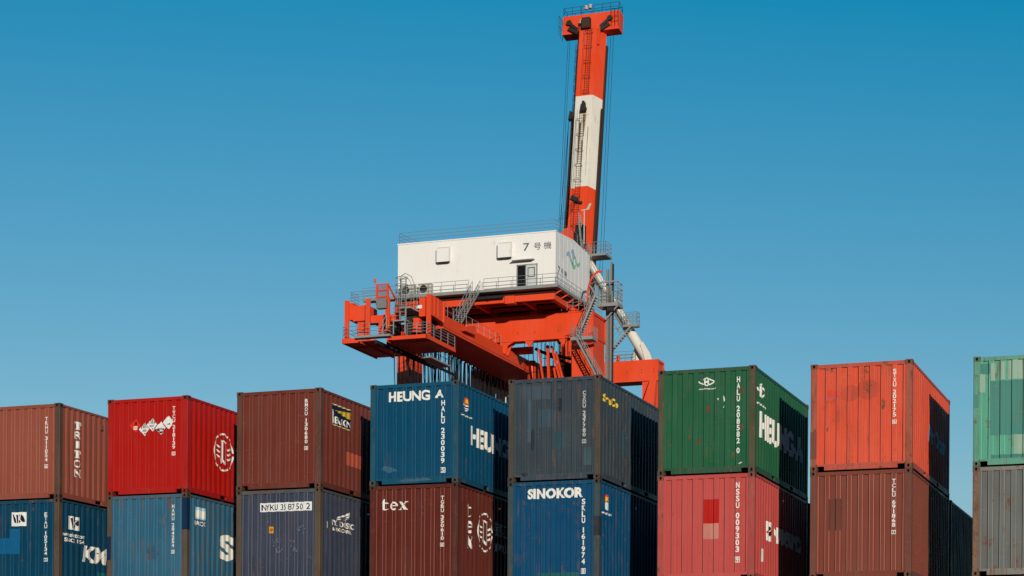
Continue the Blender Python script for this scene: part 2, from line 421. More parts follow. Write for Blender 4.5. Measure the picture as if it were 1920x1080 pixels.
# --- column 1
(x, y) = COL[1]
t, E, S = container('red', 'bright red container with a row of white hazard diamonds', x, y, Z4, (176, 20, 10), None, .1, .02, 3, fold_pale=.17, k=1.0, postrust=.1, rough=.42)
E(Ink().stack('TWCU 218139 #0', 1.980, 2.060, 2.32, 1.0))
M_LABR = plain('label_red', (225, 45, 25), .5); M_BLK = plain('black_ink', (24, 24, 26), .6); M_CARD = plain('placard_white', (232, 230, 226), .5)
def diamond(cu, cv, r): return [(cu-r, cv),(cu, cv-r*1.12),(cu+r, cv),(cu, cv+r*1.12)]
E(Ink().poly(diamond(.84, 1.86, .17)), 'placard', M_LABR, eps=.006)
E(Ink().rect(.77, .91, 1.75, 1.84), 'placard', M_CARD, eps=.008); E(Ink().text('UN1263', .78, .90, 1.775, 1.815, .02), 'lettering', M_BLK, eps=.012)
E(Ink().poly([(.79,1.88),(.84,1.99),(.89,1.88)]), 'emblem', M_BLK, eps=.009)
for (cu, cv, kind) in ((1.115, 1.745, 0), (1.355, 1.855, 0), (1.615, 1.755, 1), (1.845, 1.895, 2)):
    E(Ink().poly(diamond(cu, cv, .158)), 'placard', M_CARD, eps=.006)
    g = Ink()
    if kind == 0:
        for i in (-2, -1, 0, 1, 2):
            q = cu+i*.045; top = cv+(.15-abs(i*.045))*1.06
            g.rect(q-.011, q+.011, cv+.03, top)
        E(g, 'emblem', M_BLK, eps=.009); E(Ink().text('3082' if cu < 1.2 else '3077', cu-.08, cu+.08, cv-.06, cv+.0, .02).text('9', cu-.02, cu+.02, cv-.145, cv-.085, .01), 'lettering', M_BLK, eps=.009)
    elif kind == 1:
        g.poly([(cu-.13,cv-.02),(cu-.04,cv-.02),(cu-.05,cv-.075),(cu-.085,cv-.075)]).poly([(cu+.13,cv-.02),(cu+.04,cv-.02),(cu+.05,cv-.075),(cu+.085,cv-.075)]).poly([(cu-.075,cv-.085),(cu+.075,cv-.085),(cu+.03,cv-.135),(cu-.03,cv-.135)])
        E(g, 'emblem', M_BLK, eps=.009); E(Ink().text('2794', cu-.07, cu+.07, cv-.065, cv+.005, .02), 'lettering', M_BLK, eps=.011)
    else:
        g.poly([(cu-.04,cv-.055),(cu+.05,cv-.055),(cu+.03,cv-.03),(cu+.02,cv-.012),(cu,cv-.025)]); E(g, 'emblem', M_BLK, eps=.009)
def jj(cu, cv, r):
    k = Ink(); rv = r*.93
    for a0, a1 in ((62, 118), (125, 235), (242, 298), (305, 355), (5, 55)): k.ring(cu, cv, r, rv, r*.085, a0, a1, 10)
    for q, dv in ((-.17, .02), (.17, -.02)):
        m = cu+q*r; c = cv+dv*r
        k.poly([(m-.2*r, c+.56*r),(m-.17*r, c+.50*r),(m-.02*r, c+.44*r),(m-.02*r,c-.35*r),(m+.12*r,c-.35*r),(m+.12*r,c+.5*r),(m+.2*r,c+.52*r),(m+.2*r,c+.56*r)])
        k.poly([(m-.02*r,c-.35*r),(m-.06*r,c-.46*r),(m-.13*r,c-.42*r),(m-.2*r,c-.34*r),(m-.23*r,c-.42*r),(m-.16*r,c-.56*r),(m-.02*r,c-.6*r),(m+.08*r,c-.54*r),(m+.12*r,c-.35*r)])
    for i in (-1, 0, 1):
        c = cv+i*.24*r+.02*r
        k.poly([(cu-.72*r,c+.02*r),(cu-.6*r,c+.07*r),(cu-.5*r,c-.01*r),(cu-.4*r,c-.03*r),(cu-.4*r,c-.1*r),(cu-.52*r,c-.08*r),(cu-.62*r,c+.0*r)])
        c -= .06*r
        k.poly([(cu+.36*r,c+.02*r),(cu+.46*r,c-.01*r),(cu+.56*r,c+.08*r),(cu+.72*r,c+.05*r),(cu+.74*r,c-.03*r),(cu+.56*r,c-.05*r),(cu+.44*r,c-.09*r)])
    return k
S(jj(2.03, 1.35, .56), 'emblem')
S(Ink().text('锦江航运', 2.78, 4.9, 1.22, 1.62, .01)); S(Ink().text('JINJIANG', 2.78, 4.9, .88, 1.08, .03))
t, E, S = container('midblue', 'scuffed mid-blue container with large white S, below the bright red one', x, y, Z3, (46, 98, 124), (92, 76, 62), .5, .4, 4, fold_pale=.2, rail=(70, 96, 112))
E(Ink().stack('HAHU 204254 #3', 1.985, 2.055, 2.3, .98))
M_P2 = paint('patch_navy', (6, 40, 72), .2, .1, seed=6)
p = MB(); p.box(W/2-.148, W/2+.0035, -L/2-.0035, -L/2+.155, 1.62, H-.125); p.build('paint_patch', M_P2, t)
p = MB(); p.box(-W/2-.0035, -W/2+.13, -L/2-.0035, -L/2+.1, .86, 1.5); p.build('paint_patch', M_P2, t)
M_SCUFF = paint('scuff_blue', (58, 98, 118), .7, .5, seed=12)
E(Ink().poly(diamond(1.7, 1.88, .15)), 'paint_patch', M_SCUFF); E(Ink().poly([(1.2,1.1),(1.3,1.2),(1.36,1.17),(1.45,1.25),(1.5,1.1),(1.62,1.0),(1.55,.95),(1.5,.82),(1.4,.88),(1.25,.85),(1.28,.98)]), 'paint_patch', paint('scuff_navy', (40, 86, 112), .6, .5, seed=13))
M_SKY = plain('pale_blue_ink', (168, 206, 222), .55)
S(Ink().rect(.50, 1.06, 2.2, 2.28).rect(.50, 1.06, 1.96, 2.0), 'emblem', M_SKY); S(Ink().rect(.50, 1.06, 2.001, 2.199), 'emblem')
S(Ink().text('HASCO', .44, 1.08, 1.79, 1.91, .02)); S(Ink().text('SITC', 1.82, 5.4, .98, 1.70, .05))

# --- column 2
(x, y) = COL[2]
t, E, S = container('chestnut', 'dark reddish-brown container with a navy and yellow sign on its long side', x, y, Z4, (112, 48, 35), (98, 60, 46), .4, .2, 5, fold_pale=.25)
E(Ink().stack('BMOU 130680 #4', 1.980, 2.060, 2.32, .98))
M_YEL = plain('yellow_ink', (232, 190, 50), .5); M_NIGHT = plain('sign_navy', (14, 24, 48), .5); M_PALE = plain('pale_yellow_ink', (226, 196, 130), .5)
S(Ink().rect(.69, 1.89, 1.74, 2.30), 'emblem', M_NIGHT)
S(Ink().rect(.69, 1.89, 2.272, 2.30).rect(.69, 1.89, 1.74, 1.762), 'emblem', M_PALE, eps=.007)
k = Ink()
for i in range(6):
    q = 2.215-i*.033; k.poly([(.92+i*.1, 2.14-i*.012),(1.88, q),(1.88, q-.022),(.92+i*.1, 2.13-i*.012)])
S(k, 'emblem', M_YEL, eps=.007)
S(Ink().text('B', .70, .88, 1.78, 2.14, .02).text('EACON', .9, 1.87, 1.79, 1.98, .015), eps=.008)
S(Ink().rect(1.58, 2.70, .80, 1.16), 'paint_patch', paint('patch_orange', (176, 78, 56), .3, .05, seed=9), eps=.003)
t, E, S = container('greynavy', 'grey-navy container with a white number strip across its end, below the dark reddish-brown one', x, y, Z3, (55, 61, 78), (90, 76, 60), .6, .3, 6, fold_pale=.4, rail=(84, 84, 88), postrust=.75)
E(Ink().rect(.70, 2.18, 2.01, 2.24), 'placard', M_CARD)
E(Ink().text('NYKU 35 87 50', .74, 1.92, 2.04, 2.2, .012).text('2', 2.04, 2.13, 2.04, 2.2, .012), 'lettering', M_BLK, eps=.008)
E(Ink().rect(.96, 1.07, 1.45, 1.62), 'placard', plain('sticker_orange', (226, 150, 40), .5)); E(Ink().text('UP', .975, 1.055, 1.49, 1.57, .02), 'lettering', M_BLK, eps=.008)
M_GHOST = plain('faded_white_ink', (112, 116, 126), .7)
k = Ink()
for (cu, cv, r_) in ((1.15, 1.2, .14), (1.22, .98, .1), (1.62, 1.16, .1), (1.68, .98, .08), (1.85, 1.5, .14)):
    for j in range(9):
        a = random.uniform(0, 6.3); q = random.uniform(.3, 1)*r_
        k.poly([(cu+q*math.cos(a), cv+q*math.sin(a)),(cu+q*math.cos(a)+random.uniform(.02,.05), cv+q*math.sin(a)+.01),(cu+q*math.cos(a)+.015, cv+q*math.sin(a)+random.uniform(.03,.06))])
E(k, 'scratch', M_GHOST)
k = Ink()
k.poly([(1.05,1.90),(1.2,1.97),(1.62,2.06),(1.9,2.17),(1.87,2.08),(1.66,2.02),(1.3,1.95)]).poly([(1.0,1.87),(1.12,1.90),(1.36,1.93),(1.34,1.89),(1.12,1.87)]).poly([(1.66,2.0),(1.86,2.06),(1.78,1.98)]).poly([(1.5,1.95),(1.76,1.97),(1.68,1.93)]).poly([(1.46,1.90),(1.7,1.92),(1.66,1.88)])
S(k, 'emblem'); S(Ink().text('NYK LOGISTICS', .73, 2.2, 1.70, 1.85, .025)); S(Ink().text('& MEGACARRIER', .83, 2.0, 1.57, 1.66, .025)); S(Ink().rect(.42, .51, 1.59, 1.76), 'paint_patch', M_WORN)

# --- column 3
(x, y) = COL[3]
t, E, S = container('royal', 'clean deep-blue container with white capitals atop its end and red sun emblem', x, y, Z4, (0, 69, 100), (24, 78, 100), .14, .08, 7, fold_pale=.22, rail=(8, 78, 104), postrust=.3)
E(Ink().text('HEUNG', .5, 1.64, 2.13, 2.39, .035).text('A', 1.79, 2.03, 2.17, 2.38, .035))
E(Ink().stack('HALU 230039 #5', 1.970, 2.070, 2.11, .25, .03))
M_SUN = plain('sun_red', (226, 52, 40), .5); M_AQUA = plain('aqua_ink', (60, 150, 176), .5)
S(Ink().ell(.575, 2.06, .19, .19, 0, 180), 'emblem', M_SUN)
S(Ink().text('HA', .44, .71, 2.075, 2.2, .04), 'lettering', M_YEL, eps=.008)
S(Ink().rect(.39, .77, 2.015, 2.05).poly([(.42,1.975),(.76,1.975),(.72,1.945),(.45,1.945)]).poly([(.48,1.925),(.7,1.925),(.64,1.895),(.53,1.895)]), 'emblem')
S(Ink().text('www.heung-a.com', .19, 1.0, 1.735, 1.80, .03)); S(Ink().text('HEUNG-A', .93, 4.6, 1.07, 1.58, .05))
M_DUSTB = paint('dust_on_blue', (52, 98, 124), .8, .1, seed=15)
E(Ink().poly([(.3,.42),(.5,.32),(.78,.36),(.6,.46),(.4,.5)]), 'scratch', M_DUSTB, eps=.003)
E(Ink().poly([(.9,.12),(1.6,.14),(1.75,.09),(1.2,.06),(.8,.07)]), 'scratch', M_DUSTB, eps=.004, flat=True)
t, E, S = container('maroon', 'dark maroon container with three white lowercase letters on its end', x, y, Z3, (94, 34, 23), (88, 38, 28), .3, .1, 8, fold_pale=.55, postrust=.35)
def tex(ink, u0, u1, v0, v1, even=False):
    W_ = u1-u0; h = v1-v0; w = W_/3
    cell = ((0, .02, .60/.235), (.31, .08, .84/.28), (.61, .05, .93/.35)) if not even else ((0, 0, 3), (1/3, 0, 3), (2/3, 0, 3))
    f = lambda a, b, i: (u0+W_*(cell[i][0]+(a-cell[i][1])/cell[i][2]), v0+b*h)
    ink.poly([f(.02,.68,0),(f(.3,1,0)),f(.36,1,0),f(.36,.68,0),f(.2,.68,0)]).poly([f(.12,.68,0),f(.36,.68,0),f(.36,.14,0),f(.4,.09,0),f(.55,.1,0),f(.62,.14,0),f(.62,.09,0),f(.45,0,0),f(.28,0,0),f(.16,.07,0),f(.12,.16,0)]).poly([f(.36,.68,0),f(.62,.68,0),f(.62,.58,0),f(.36,.58,0)])
    c = f(.5,.36,1); w = W_/cell[1][2]
    ink.ring(c[0], c[1], w*.42, h*.38, w*.17, 5, 310, 18); ink.rect(c[0]-w*.3, c[0]+w*.4, c[1]-h*.02, c[1]+h*.06)
    ink.poly([f(.1,.74,2),f(.42,.74,2),f(.95,0,2),f(.62,0,2)]).poly([f(.72,.74,2),f(.98,.74,2),f(.98,.69,2),f(.88,.69,2),f(.56,.36,2),f(.52,.43,2),f(.78,.69,2),f(.72,.69,2)]).poly([f(.05,0,2),f(.34,0,2),f(.34,.05,2),f(.26,.05,2),f(.48,.32,2),f(.44,.38,2),f(.16,.05,2),f(.05,.05,2)])
    return ink
E(tex(Ink(), .32, 1.09, 1.95, 2.24)); E(Ink().stack('TGBU 350610 #6', 1.980, 2.060, 2.27, .97))
def tex_piece(ink, i, u0, u1, v0, v1):
    q = tex(Ink(), 0, 3, 0, 1, True); sel = [f for f in q.f if all(i-.001 <= q.v[j][0] <= i+1.001 for j in f)]
    top = 1 if i == 0 else .76
    ink.add([(u0+(a-i)*(u1-u0), v0+b/top*(v1-v0)) for a, b in q.v], sel)
k = Ink()
for i, (v0, v1) in enumerate(((1.80, 2.2), (1.40, 1.72), (1.0, 1.33))): tex_piece(k, i, .68, 1.1, v0, v1)
k2 = Ink(); ids = sorted({j for f in k.f for j in f}); mp = {j: n for n, j in enumerate(ids)}
k2.v = [k.v[j] for j in ids]; k2.f = [tuple(mp[j] for j in f) for f in k.f]
S(k2); S(jj(2.0, 1.525, .55), 'emblem'); S(Ink().text('锦江航运', 2.72, 4.7, 1.5, 1.9, .01)); S(Ink().text('JINJIANG', 2.72, 4.7, 1.1, 1.32, .03))

# --- column 4
(x, y) = COL[4]
t, E, S = container('slate', 'dull slate-grey container with yellow lettering on its long side and blotchy repaint', x, y, Z4, (55, 67, 75), (76, 70, 62), .55, .3, 10, fold_pale=.1, fold=.02, rail=(58, 70, 82), postrust=.6)
E(Ink().stack('CXDU 237780 #1', 1.980, 2.060, 2.21, .89), mat=M_WORN)
for i, (u0, u1, v0, v1, c_, s_) in enumerate(((.5, .62, 1.0, 2.3, (66, 86, 98), 20), (.78, 1.2, 1.35, 1.80, (58, 80, 92), 21), (1.22, 1.5, .78, 1.2, (44, 76, 84), 22), (2.02, 2.22, .35, .8, (58, 84, 90), 23), (.3, 1.1, 2.05, 2.4, (66, 80, 92), 24))):
    E(Ink().rect(u0, u1, v0, v1), 'paint_patch', paint('patch_slate_%d' % i, c_, .7, .2, seed=s_), eps=.002+.0004*i)
E(Ink().ell(.66, 1.05, .05, .28), 'scratch', paint('scrape_dark', (34, 42, 52), .5, .4, seed=25)); E(Ink().ell(1.36, 1.9, .06, .17), 'scratch', paint('scrape_dark', (34, 42, 52), .5, .4, seed=25), eps=.005); E(Ink().ell(.45, .17, .08, .05), 'scratch', MATS['scrape_dark'], flat=True, eps=.003)
S(Ink().text('SeaCo', .34, 1.5, 1.97, 2.18, .05), mat=M_YEL)
S(Ink().rect(1.9, 2.5, .8, 1.5), 'paint_patch', paint('patch_slate_9', (50, 72, 82), .6, .2, seed=27), eps=.003)
t, E, S = container('sinblue', 'strong blue container with wide white capitals and dark patch on its corner post', x, y, Z3, (0, 70, 108), (58, 74, 78), .25, .25, 11, fold_pale=.08, fold=.02, rail=(0, 72, 104), postrust=.55)
E(Ink().text('SINOKOR', .52, 2.0, 2.14, 2.40, .05)); E(Ink().stack('SKLU 161974 #8', 1.975, 2.065, 2.11, .22, .03))
p = MB(); p.box(W/2-.148, W/2+.0035, -L/2-.0035, -L/2+.155, 1.18, 1.66); p.build('paint_patch', paint('patch_soot', (46, 46, 50), .5, .3, seed=28), t)
E(Ink().rect(.8, 1.9, .17, .28), 'paint_patch', paint('patch_green', (26, 92, 96), .6, .2, seed=29)); E(Ink().rect(.38, .44, 1.6, 1.95), 'paint_patch', paint('patch_dim', (20, 74, 106), .6, .2, seed=30))
S(Ink().poly([(.44,2.08),(.46,2.2),(.56,2.26),(.72,2.26),(.82,2.2),(.86,2.08)]), 'emblem', M_SUN); S(Ink().text('SK', .5, .78, 2.1, 2.21, .04), 'lettering', M_YEL, eps=.008)
S(Ink().poly([(.46,2.07),(.86,2.07),(.82,1.98),(.74,1.87),(.66,1.87),(.5,1.97)]), 'emblem', plain('pale_aqua_ink', (205, 228, 228), .5))
S(Ink().text('www.sinokor.co.kr', .25, 1.05, 1.76, 1.83, .03))

# --- column 5
(x, y) = COL[5]
t, E, S = container('green', 'green container with a white diamond emblem on its end', x, y, Z4, (32, 94, 60), (78, 78, 52), .4, .2, 12, fold_pale=.08, fold=.019, rail=(44, 84, 60), postrust=.6)
def dia_logo(u0, u1, v0, v1):
    w, h = u1-u0, v1-v0; f = lambda a, b: (u0+a*w, v0+b*h); k = Ink()
    k.path([f(.02,.62), f(.02,.5), f(.5,.06)], h*.13).path([f(.25,.8), f(.5,.95), f(.97,.52), f(.5,.06)], h*.14)
    k.rect(f(.3,0)[0], f(.42,0)[0], f(0,.18)[1], f(0,.88)[1]); k.rect(f(.54,0)[0], f(.62,0)[0], f(0,.14)[1], f(0,.9)[1]); k.rect(f(.42,0)[0], f(.54,0)[0], f(0,.4)[1], f(0,.6)[1])
    return k
E(dia_logo(1.02, 1.44, 2.14, 2.35), 'emblem'); E(Ink().text('www.heung-a.com', 1.02, 1.45, 2.05, 2.105, .025))
E(Ink().stack('HALU 208582 0', 1.980, 2.060, 2.34, .46, .03))
E(Ink().poly([(1.49,1.82),(1.53,1.84),(1.52,1.78)]).poly([(1.63,1.9),(1.66,1.86),(1.68,1.78),(1.65,1.74),(1.64,1.8)]).poly([(1.63,1.6),(1.66,1.66),(1.65,1.6)]).poly([(2.03,.22),(2.11,.27),(2.1,.24),(2.06,.21)]), 'scratch', M_WHITE)
M_RB = paint('rust_bloom', (96, 72, 46), .6, .5, seed=31)
for i, (cu, cv, a_, b_) in enumerate(((1.26, 1.58, .05, .09), (2.1, 2.0, .04, .1), (1.02, .8, .05, .06), (2.1, 1.1, .05, .07))): E(Ink().ell(cu, cv, a_, b_), 'rust_spot', M_RB, eps=.003)
S(dia_logo(.34, 1.14, 1.88, 2.26), 'emblem'); S(Ink().text('www.heung-a.com', .3, 1.2, 1.68, 1.78, .03)); S(Ink().text('HEUNG-A', .58, 5.5, .92, 1.58, .05))
t, E, S = container('coral', 'coral-red container with a red and pale square painted over its end', x, y, Z3, (196, 76, 70), (180, 74, 64), .35, .1, 13, fold_pale=.08, fold=.019, postrust=.45)
E(Ink().stack('NSSU 009303 #9', 1.975, 2.065, 2.37, .40, .03))
E(Ink().rect(1.17, 1.55, 1.38, 1.97), 'paint_patch', paint('patch_red', (188, 20, 12), .15, .02, seed=33)); E(Ink().rect(1.16, 1.55, 1.0, 1.38), 'paint_patch', paint('patch_pink', (206, 128, 112), .5, .05, seed=34))
S(Ink().rect(1.31, 1.93, 1.08, 1.56), 'emblem'); S(Ink().poly([(1.55,1.38),(1.72,1.46),(1.8,1.40),(1.66,1.3)]).poly([(1.66,1.28),(1.86,1.40),(1.9,1.3),(1.74,1.2)]), 'emblem', M_BLK, eps=.007); S(Ink().poly([(1.43,1.3),(1.6,1.38),(1.62,1.32),(1.46,1.25)]), 'emblem', M_SUN, eps=.008)
S(Ink().text('NAMSUNG', 2.1, 5.3, 1.1, 1.52, .05)); S(Ink().rect(.85, .97, .5, .82), 'paint_patch', M_WORN)
container('darkback', 'dark container in the second row, standing in shadow behind the coral-red one', x, y+L+.35, Z3, (66, 40, 34), (60, 44, 36), .4, .2, 14, group='containers of the second row')

# --- column 6
(x, y) = COL[6]
t, E, S = container('orange', 'orange-red container with rust-chipped corner posts, standing against open sky', x, y, Z4, (226, 82, 52), (172, 82, 58), .4, .34, 15, fold_pale=.1, fold=.019, rail=(196, 82, 62), postrust=.62)
E(Ink().stack('STXU 202175 #6', 1.980, 2.060, 2.38, 1.06))
M_FL = paint('patch_flame', (222, 74, 48), .4, .1, seed=35)
E(Ink().rect(.42, .68, 1.76, 1.95), 'paint_patch', M_FL, eps=.003); E(Ink().rect(.3, .66, 1.745, 1.762), 'scratch', plain('violet_scrape', (160, 100, 130)), eps=.005)
M_OX = paint('patch_oxide', (206, 75, 49), .5, .3, seed=36)
E(Ink().ell(.95, 1.85, .22, .2), 'paint_patch', M_OX, eps=.002); E(Ink().ell(1.38, 1.92, .28, .24), 'paint_patch', M_OX, eps=.0024)
p = MB(); p.box(-W/2-.0035, -W/2+.148, -L/2-.0035, -L/2+.1, .3, .96); p.build('paint_patch', paint('patch_brownpost', (126, 66, 54), .5, .4, seed=37), t)
S(Ink().text('Pan Ocean', 2.6, 5.5, 1.0, 1.44, .04), mat=M_SKY); S(Ink().text('STX', 4.75, 5.15, 2.02, 2.2, .03), mat=M_WORN)
t, E, S = container('sienna', 'rust-brown container with a darker repainted square on its end, below the orange-red one', x, y, Z3, (128, 62, 46), (118, 66, 52), .35, .15, 16, fold_pale=.4, fold=.019, postrust=.4)
E(Ink().stack('TCLU 691868 #7', 1.980, 2.060, 2.35, 1.02))
E(Ink().rect(.46, .79, 1.16, 1.92), 'paint_patch', paint('patch_sienna', (112, 58, 46), .4, .1, seed=38), eps=.003)
container('umber', 'dark brown container in the second row, seen in shadow past the rust-brown one', x, y+L+.35, Z3, (70, 40, 32), (62, 42, 36), .4, .2, 17, group='containers of the second row')
# --- column 7
(x, y) = COL[7]
t, E, S = container('teal', 'teal-green container covered in pale and darker repaint squares', x, y, Z4, (88, 166, 136), (92, 158, 130), .55, .42, 18, fold_pale=.25, fold=.019, rail=(96, 160, 134), postrust=.5)
PALE = paint('patch_pale', (150, 178, 156), .5, .25, seed=40); DK = paint('patch_deepteal', (70, 136, 122), .5, .15, seed=41)
for i, (u0, u1, v0, v1, m_) in enumerate(((.15, .27, 1.74, 2.17, PALE), (.16, .39, 2.17, 2.42, DK), (.40, 2.2, .72, 2.0, DK), (.40, .5, 2.0, 2.42, PALE), (.62, .74, 2.02, 2.44, PALE), (.80, 2.2, 2.02, 2.47, PALE), (.94, 1.3, .26, .72, PALE), (.42, 1.6, .17, .26, DK), (1.5, 1.8, .26, .72, PALE))):
    E(Ink().rect(u0, u1, v0, v1), 'paint_patch', m_, eps=.003)
p = MB(); p.box(-W/2-.0035, -W/2+.13, -L/2-.0035, -L/2+.1, 1.38, 1.7); p.build('paint_patch', DK, t)
t, E, S = container('grey', 'weathered grey container with rusty corner post, below the teal-green one', x, y, Z3, (106, 107, 102), (132, 98, 74), .65, .4, 19, fold_pale=.25, fold=.019, rail=(134, 126, 118), postrust=.85)

# the two lower tiers that carry the rows (below the picture's edge)
lower = [('lowgrey', (110, 112, 116)), ('lowblue', (30, 70, 104)), ('lowbrown', (104, 58, 46))]
protos = []
for i, (nm, c_) in enumerate(lower):
    xx, yy = COL[i]
    tt, _, _ = container(nm, 'weathered container low down in the stacks, hidden below the view', xx, yy, Z3-H, c_, None, .5, .3, 50+i, group='containers at the foot of the stacks')
    protos.append(tt)
def copy_tree(o, loc):
    c = o.copy(); C.objects.link(c); c.location = loc
    for ch in list(o.children):
        d = ch.copy(); C.objects.link(d); d.parent = c
    return c
n = 0
for i, (xx, yy) in enumerate(COL):
    for row in ((0, 1) if i in (5, 6) else (0,)):
        for lv in (1, 2):
            if lv == 1 and row == 0 and i < 3: continue
            copy_tree(protos[n % 3], (xx+W/2, yy+L/2+row*(L+.35), Z3-lv*H)); n += 1

# ------------------------------------------------------------------ the quay crane
CO = (-74.5, 204.0, 0.0)
crane = thing('gantry_crane', 'orange-red and white quay crane with its striped boom raised, behind the containers', 'crane', CO)
ORG = paint('crane_orange', (243, 74, 28), .3, .12, seed=60, scale=.4, streak=.9, rough=.45)
WHT = paint('crane_white', (234, 224, 208), .3, .2, seed=61, scale=.3, rough=.5, streak=.6)
HWH = paint('house_white', (244, 237, 230), .06, .02, seed=62, scale=.3, rough=.5, streak=.9)
GRY = plain('galvanised_steel', (150, 150, 146), .5, .4, k=.9)
DKG = plain('dark_machinery', (44, 42, 42), .7)
BLK2 = plain('black_rubber', (20, 20, 22), .7)
MID = plain('mast_grey', (126, 124, 120), .6)
SOOT = plain('sooty_steel', (66, 46, 36), .8)
class Q(MB):
    """crane builder: coordinates with z measured from the camera's height"""
    def build(s, name, mats, parent=crane, label=None):
        s.v = [(p[0]-CO[0], p[1]-CO[1], p[2]+CAMZ-CO[2]) for p in s.v]
        return MB.build(s, name, mats, parent, label)
G0 = -CAMZ                                   # ground
HX0, HX1, HY0, HY1, HZ0, HZ1, HZR = -82.45, -65.69, 188.0, 198.6, 45.62, 51.07, 51.48
# machine house
q = Q(); prof = [(HY0, HZ0), (HY1, HZ0), (HY1, 51.1), (HY0+5.6, HZR), (HY0, HZ1)]
q.prism(prof, lambda a, b: (HX0, a, b), (HX1-HX0, 0, 0))
house = q.build('machine_house', HWH)
q = Q()
for i in range(1, 14):
    x_ = HX0+(HX1-HX0)*i/14; q.box(x_-.015, x_+.015, HY0-.012, HY0+.01, HZ0+.02, HZ1-.02)
for i in range(1, 9):
    y_ = HY0+(HY1-HY0)*i/9; q.box(HX1-.01, HX1+.012, y_-.015, y_+.015, HZ0+.02, HZ1-.02)
q.build('panel_seam', HWH, house)
q = Q(); q.box(HX0-.06, HX1+.06, HY0-.06, HY0+.06, HZ1-.06, HZ1+.06); q.build('roof_edge', HWH, house)
for (x0, x1, z0, z1) in ((-78.05, -76.75, 48.75, 50.45), (-71.55, -70.2, 48.68, 50.4)):
    q = Q(); q.hexa([(x0, HY0-.55, z0+.1), (x1, HY0-.55, z0+.1), (x1, HY0+.02, z0+.22), (x0, HY0+.02, z0+.22), (x0, HY0-.55, z1-.25), (x1, HY0-.55, z1-.25), (x1, HY0+.02, z1), (x0, HY0+.02, z1)])
    hd = q.build('vent_hood', HWH, house)
    q = Q(); q.box(x0+.08, x1-.08, HY0-.5, HY0-.04, z0+.02, z0+.13); q.build('hood_shade', DKG, hd)  # dark block that paints the shade in the hood's open underside
q = Q(); q.hexa([(-70.0, HY0-.85, 48.34), (-67.8, HY0-.85, 48.34), (-67.8, HY0, 48.42), (-70.0, HY0, 48.42), (-70.0, HY0-.85, 48.42), (-67.8, HY0-.85, 48.42), (-67.8, HY0, 48.6), (-70.0, HY0, 48.6)]); q.build('door_canopy', HWH, house)
q = Q(); q.box(-69.62, -68.82, HY0-.015, HY0+.3, HZ0+.05, 47.95); q.build('doorway', plain('dark_interior', (16, 16, 18), .9), house)
q = Q()
for a in ((-69.72, -69.62, HZ0, 48.02), (-68.8, -68.72, HZ0, 48.02), (-69.72, -67.55, 47.95, 48.05), (-67.65, -67.55, HZ0, 48.02)): q.box(a[0], a[1], HY0-.05, HY0, a[2], a[3])
q.build('door_frame', GRY, house)
q = Q(); q.box(-68.72, -67.68, HY0-.06, HY0-.005, HZ0+.03, 47.92); dr = q.build('door', plain('door_pale', (205, 205, 202), .5), house)
q = Q(); ww = [(-68.55, -67.82, 46.75, 47.7)]
for (a, b, c, d) in ww:
    q.box(a, a+.07, HY0-.075, HY0-.05, c, d); q.box(b-.07, b, HY0-.075, HY0-.05, c, d); q.box(a, b, HY0-.076, HY0-.05, d-.07, d); q.box(a, b, HY0-.076, HY0-.05, c, c+.07)
q.build('window_frame', DKG, dr)
def sign_flat(ink, name, mat, f):
    mb = Q(); mb.add([f(*p) for p in ink.v], ink.f)
    return mb.build(name, mat, house)
M_INK = plain('slate_ink', (92, 98, 112), .6)
fr = lambda a, b: (a, HY0-.02, b); sd = lambda a, b: (HX1+.018, a, b)
sign_flat(Ink().text('7', -69.05, -68.4, 49.35, 50.12, .01), 'lettering', M_INK, fr)
sign_flat(Ink().text('号', -67.95, -67.2, 49.38, 50.06, .008), 'lettering', M_INK, fr)
sign_flat(Ink().text('機', -66.92, -66.12, 49.38, 50.1, .004), 'lettering', M_INK, fr)
sign_flat(Ink().text('7', 188.72, 189.3, 47.15, 47.85, .02), 'lettering', M_INK, sd)
sign_flat(Ink().text('号', 189.65, 190.3, 47.2, 47.82, .004), 'lettering', M_INK, sd)
sign_flat(Ink().text('機', 190.6, 191.4, 47.2, 47.85, .002), 'lettering', M_INK, sd)
BLU = plain('emblem_blue', (150, 178, 196), .6, k=1.15); GRN = plain('emblem_green', (140, 194, 160), .6, k=1.15)
def tri_ink(polys):
    k = Ink()
    for p in polys:
        vs = [bmv for bmv in p]; k.poly(vs)
    return k
def nice(p):
    """triangulate a concave outline"""
    from mathutils.geometry import tessellate_polygon
    k = Ink(); tr = tessellate_polygon([[Vector((a, b, 0)) for a, b in p]]); return k.add(p, [tuple(t_) for t_ in tr])
for nm, m_, p_ in (('emblem', BLU, [(191.17,49.35),(191.35,49.76),(191.8,50.0),(192.2,49.96),(192.61,49.54),(193.15,49.09),(192.96,48.76),(192.62,49.03),(192.11,49.49),(191.75,49.55),(191.52,49.45)]),
                   ('emblem', BLU, [(192.59,50.05),(192.79,50.39),(193.12,50.5),(193.49,50.42),(193.8,49.98),(193.4,49.85),(193.14,49.54),(193.0,49.86),(192.79,50.03)]),
                   ('emblem', GRN, [(193.14,49.54),(193.46,49.86),(193.8,49.98),(194.0,49.8),(193.86,49.64),(193.7,49.8),(193.35,49.27),(193.68,48.96),(194.02,49.16),(194.16,49.03),(193.93,48.69),(193.53,48.54),(193.16,48.61),(192.92,48.75)]),
                   ('emblem', GRN, [(193.8,49.98),(194.41,49.44),(194.72,49.37),(195.32,49.65),(195.57,49.64),(195.33,49.3),(194.83,49.05),(194.42,49.09),(194.01,49.35),(193.74,49.77)])):
    sign_flat(nice(p_), nm, m_, sd)
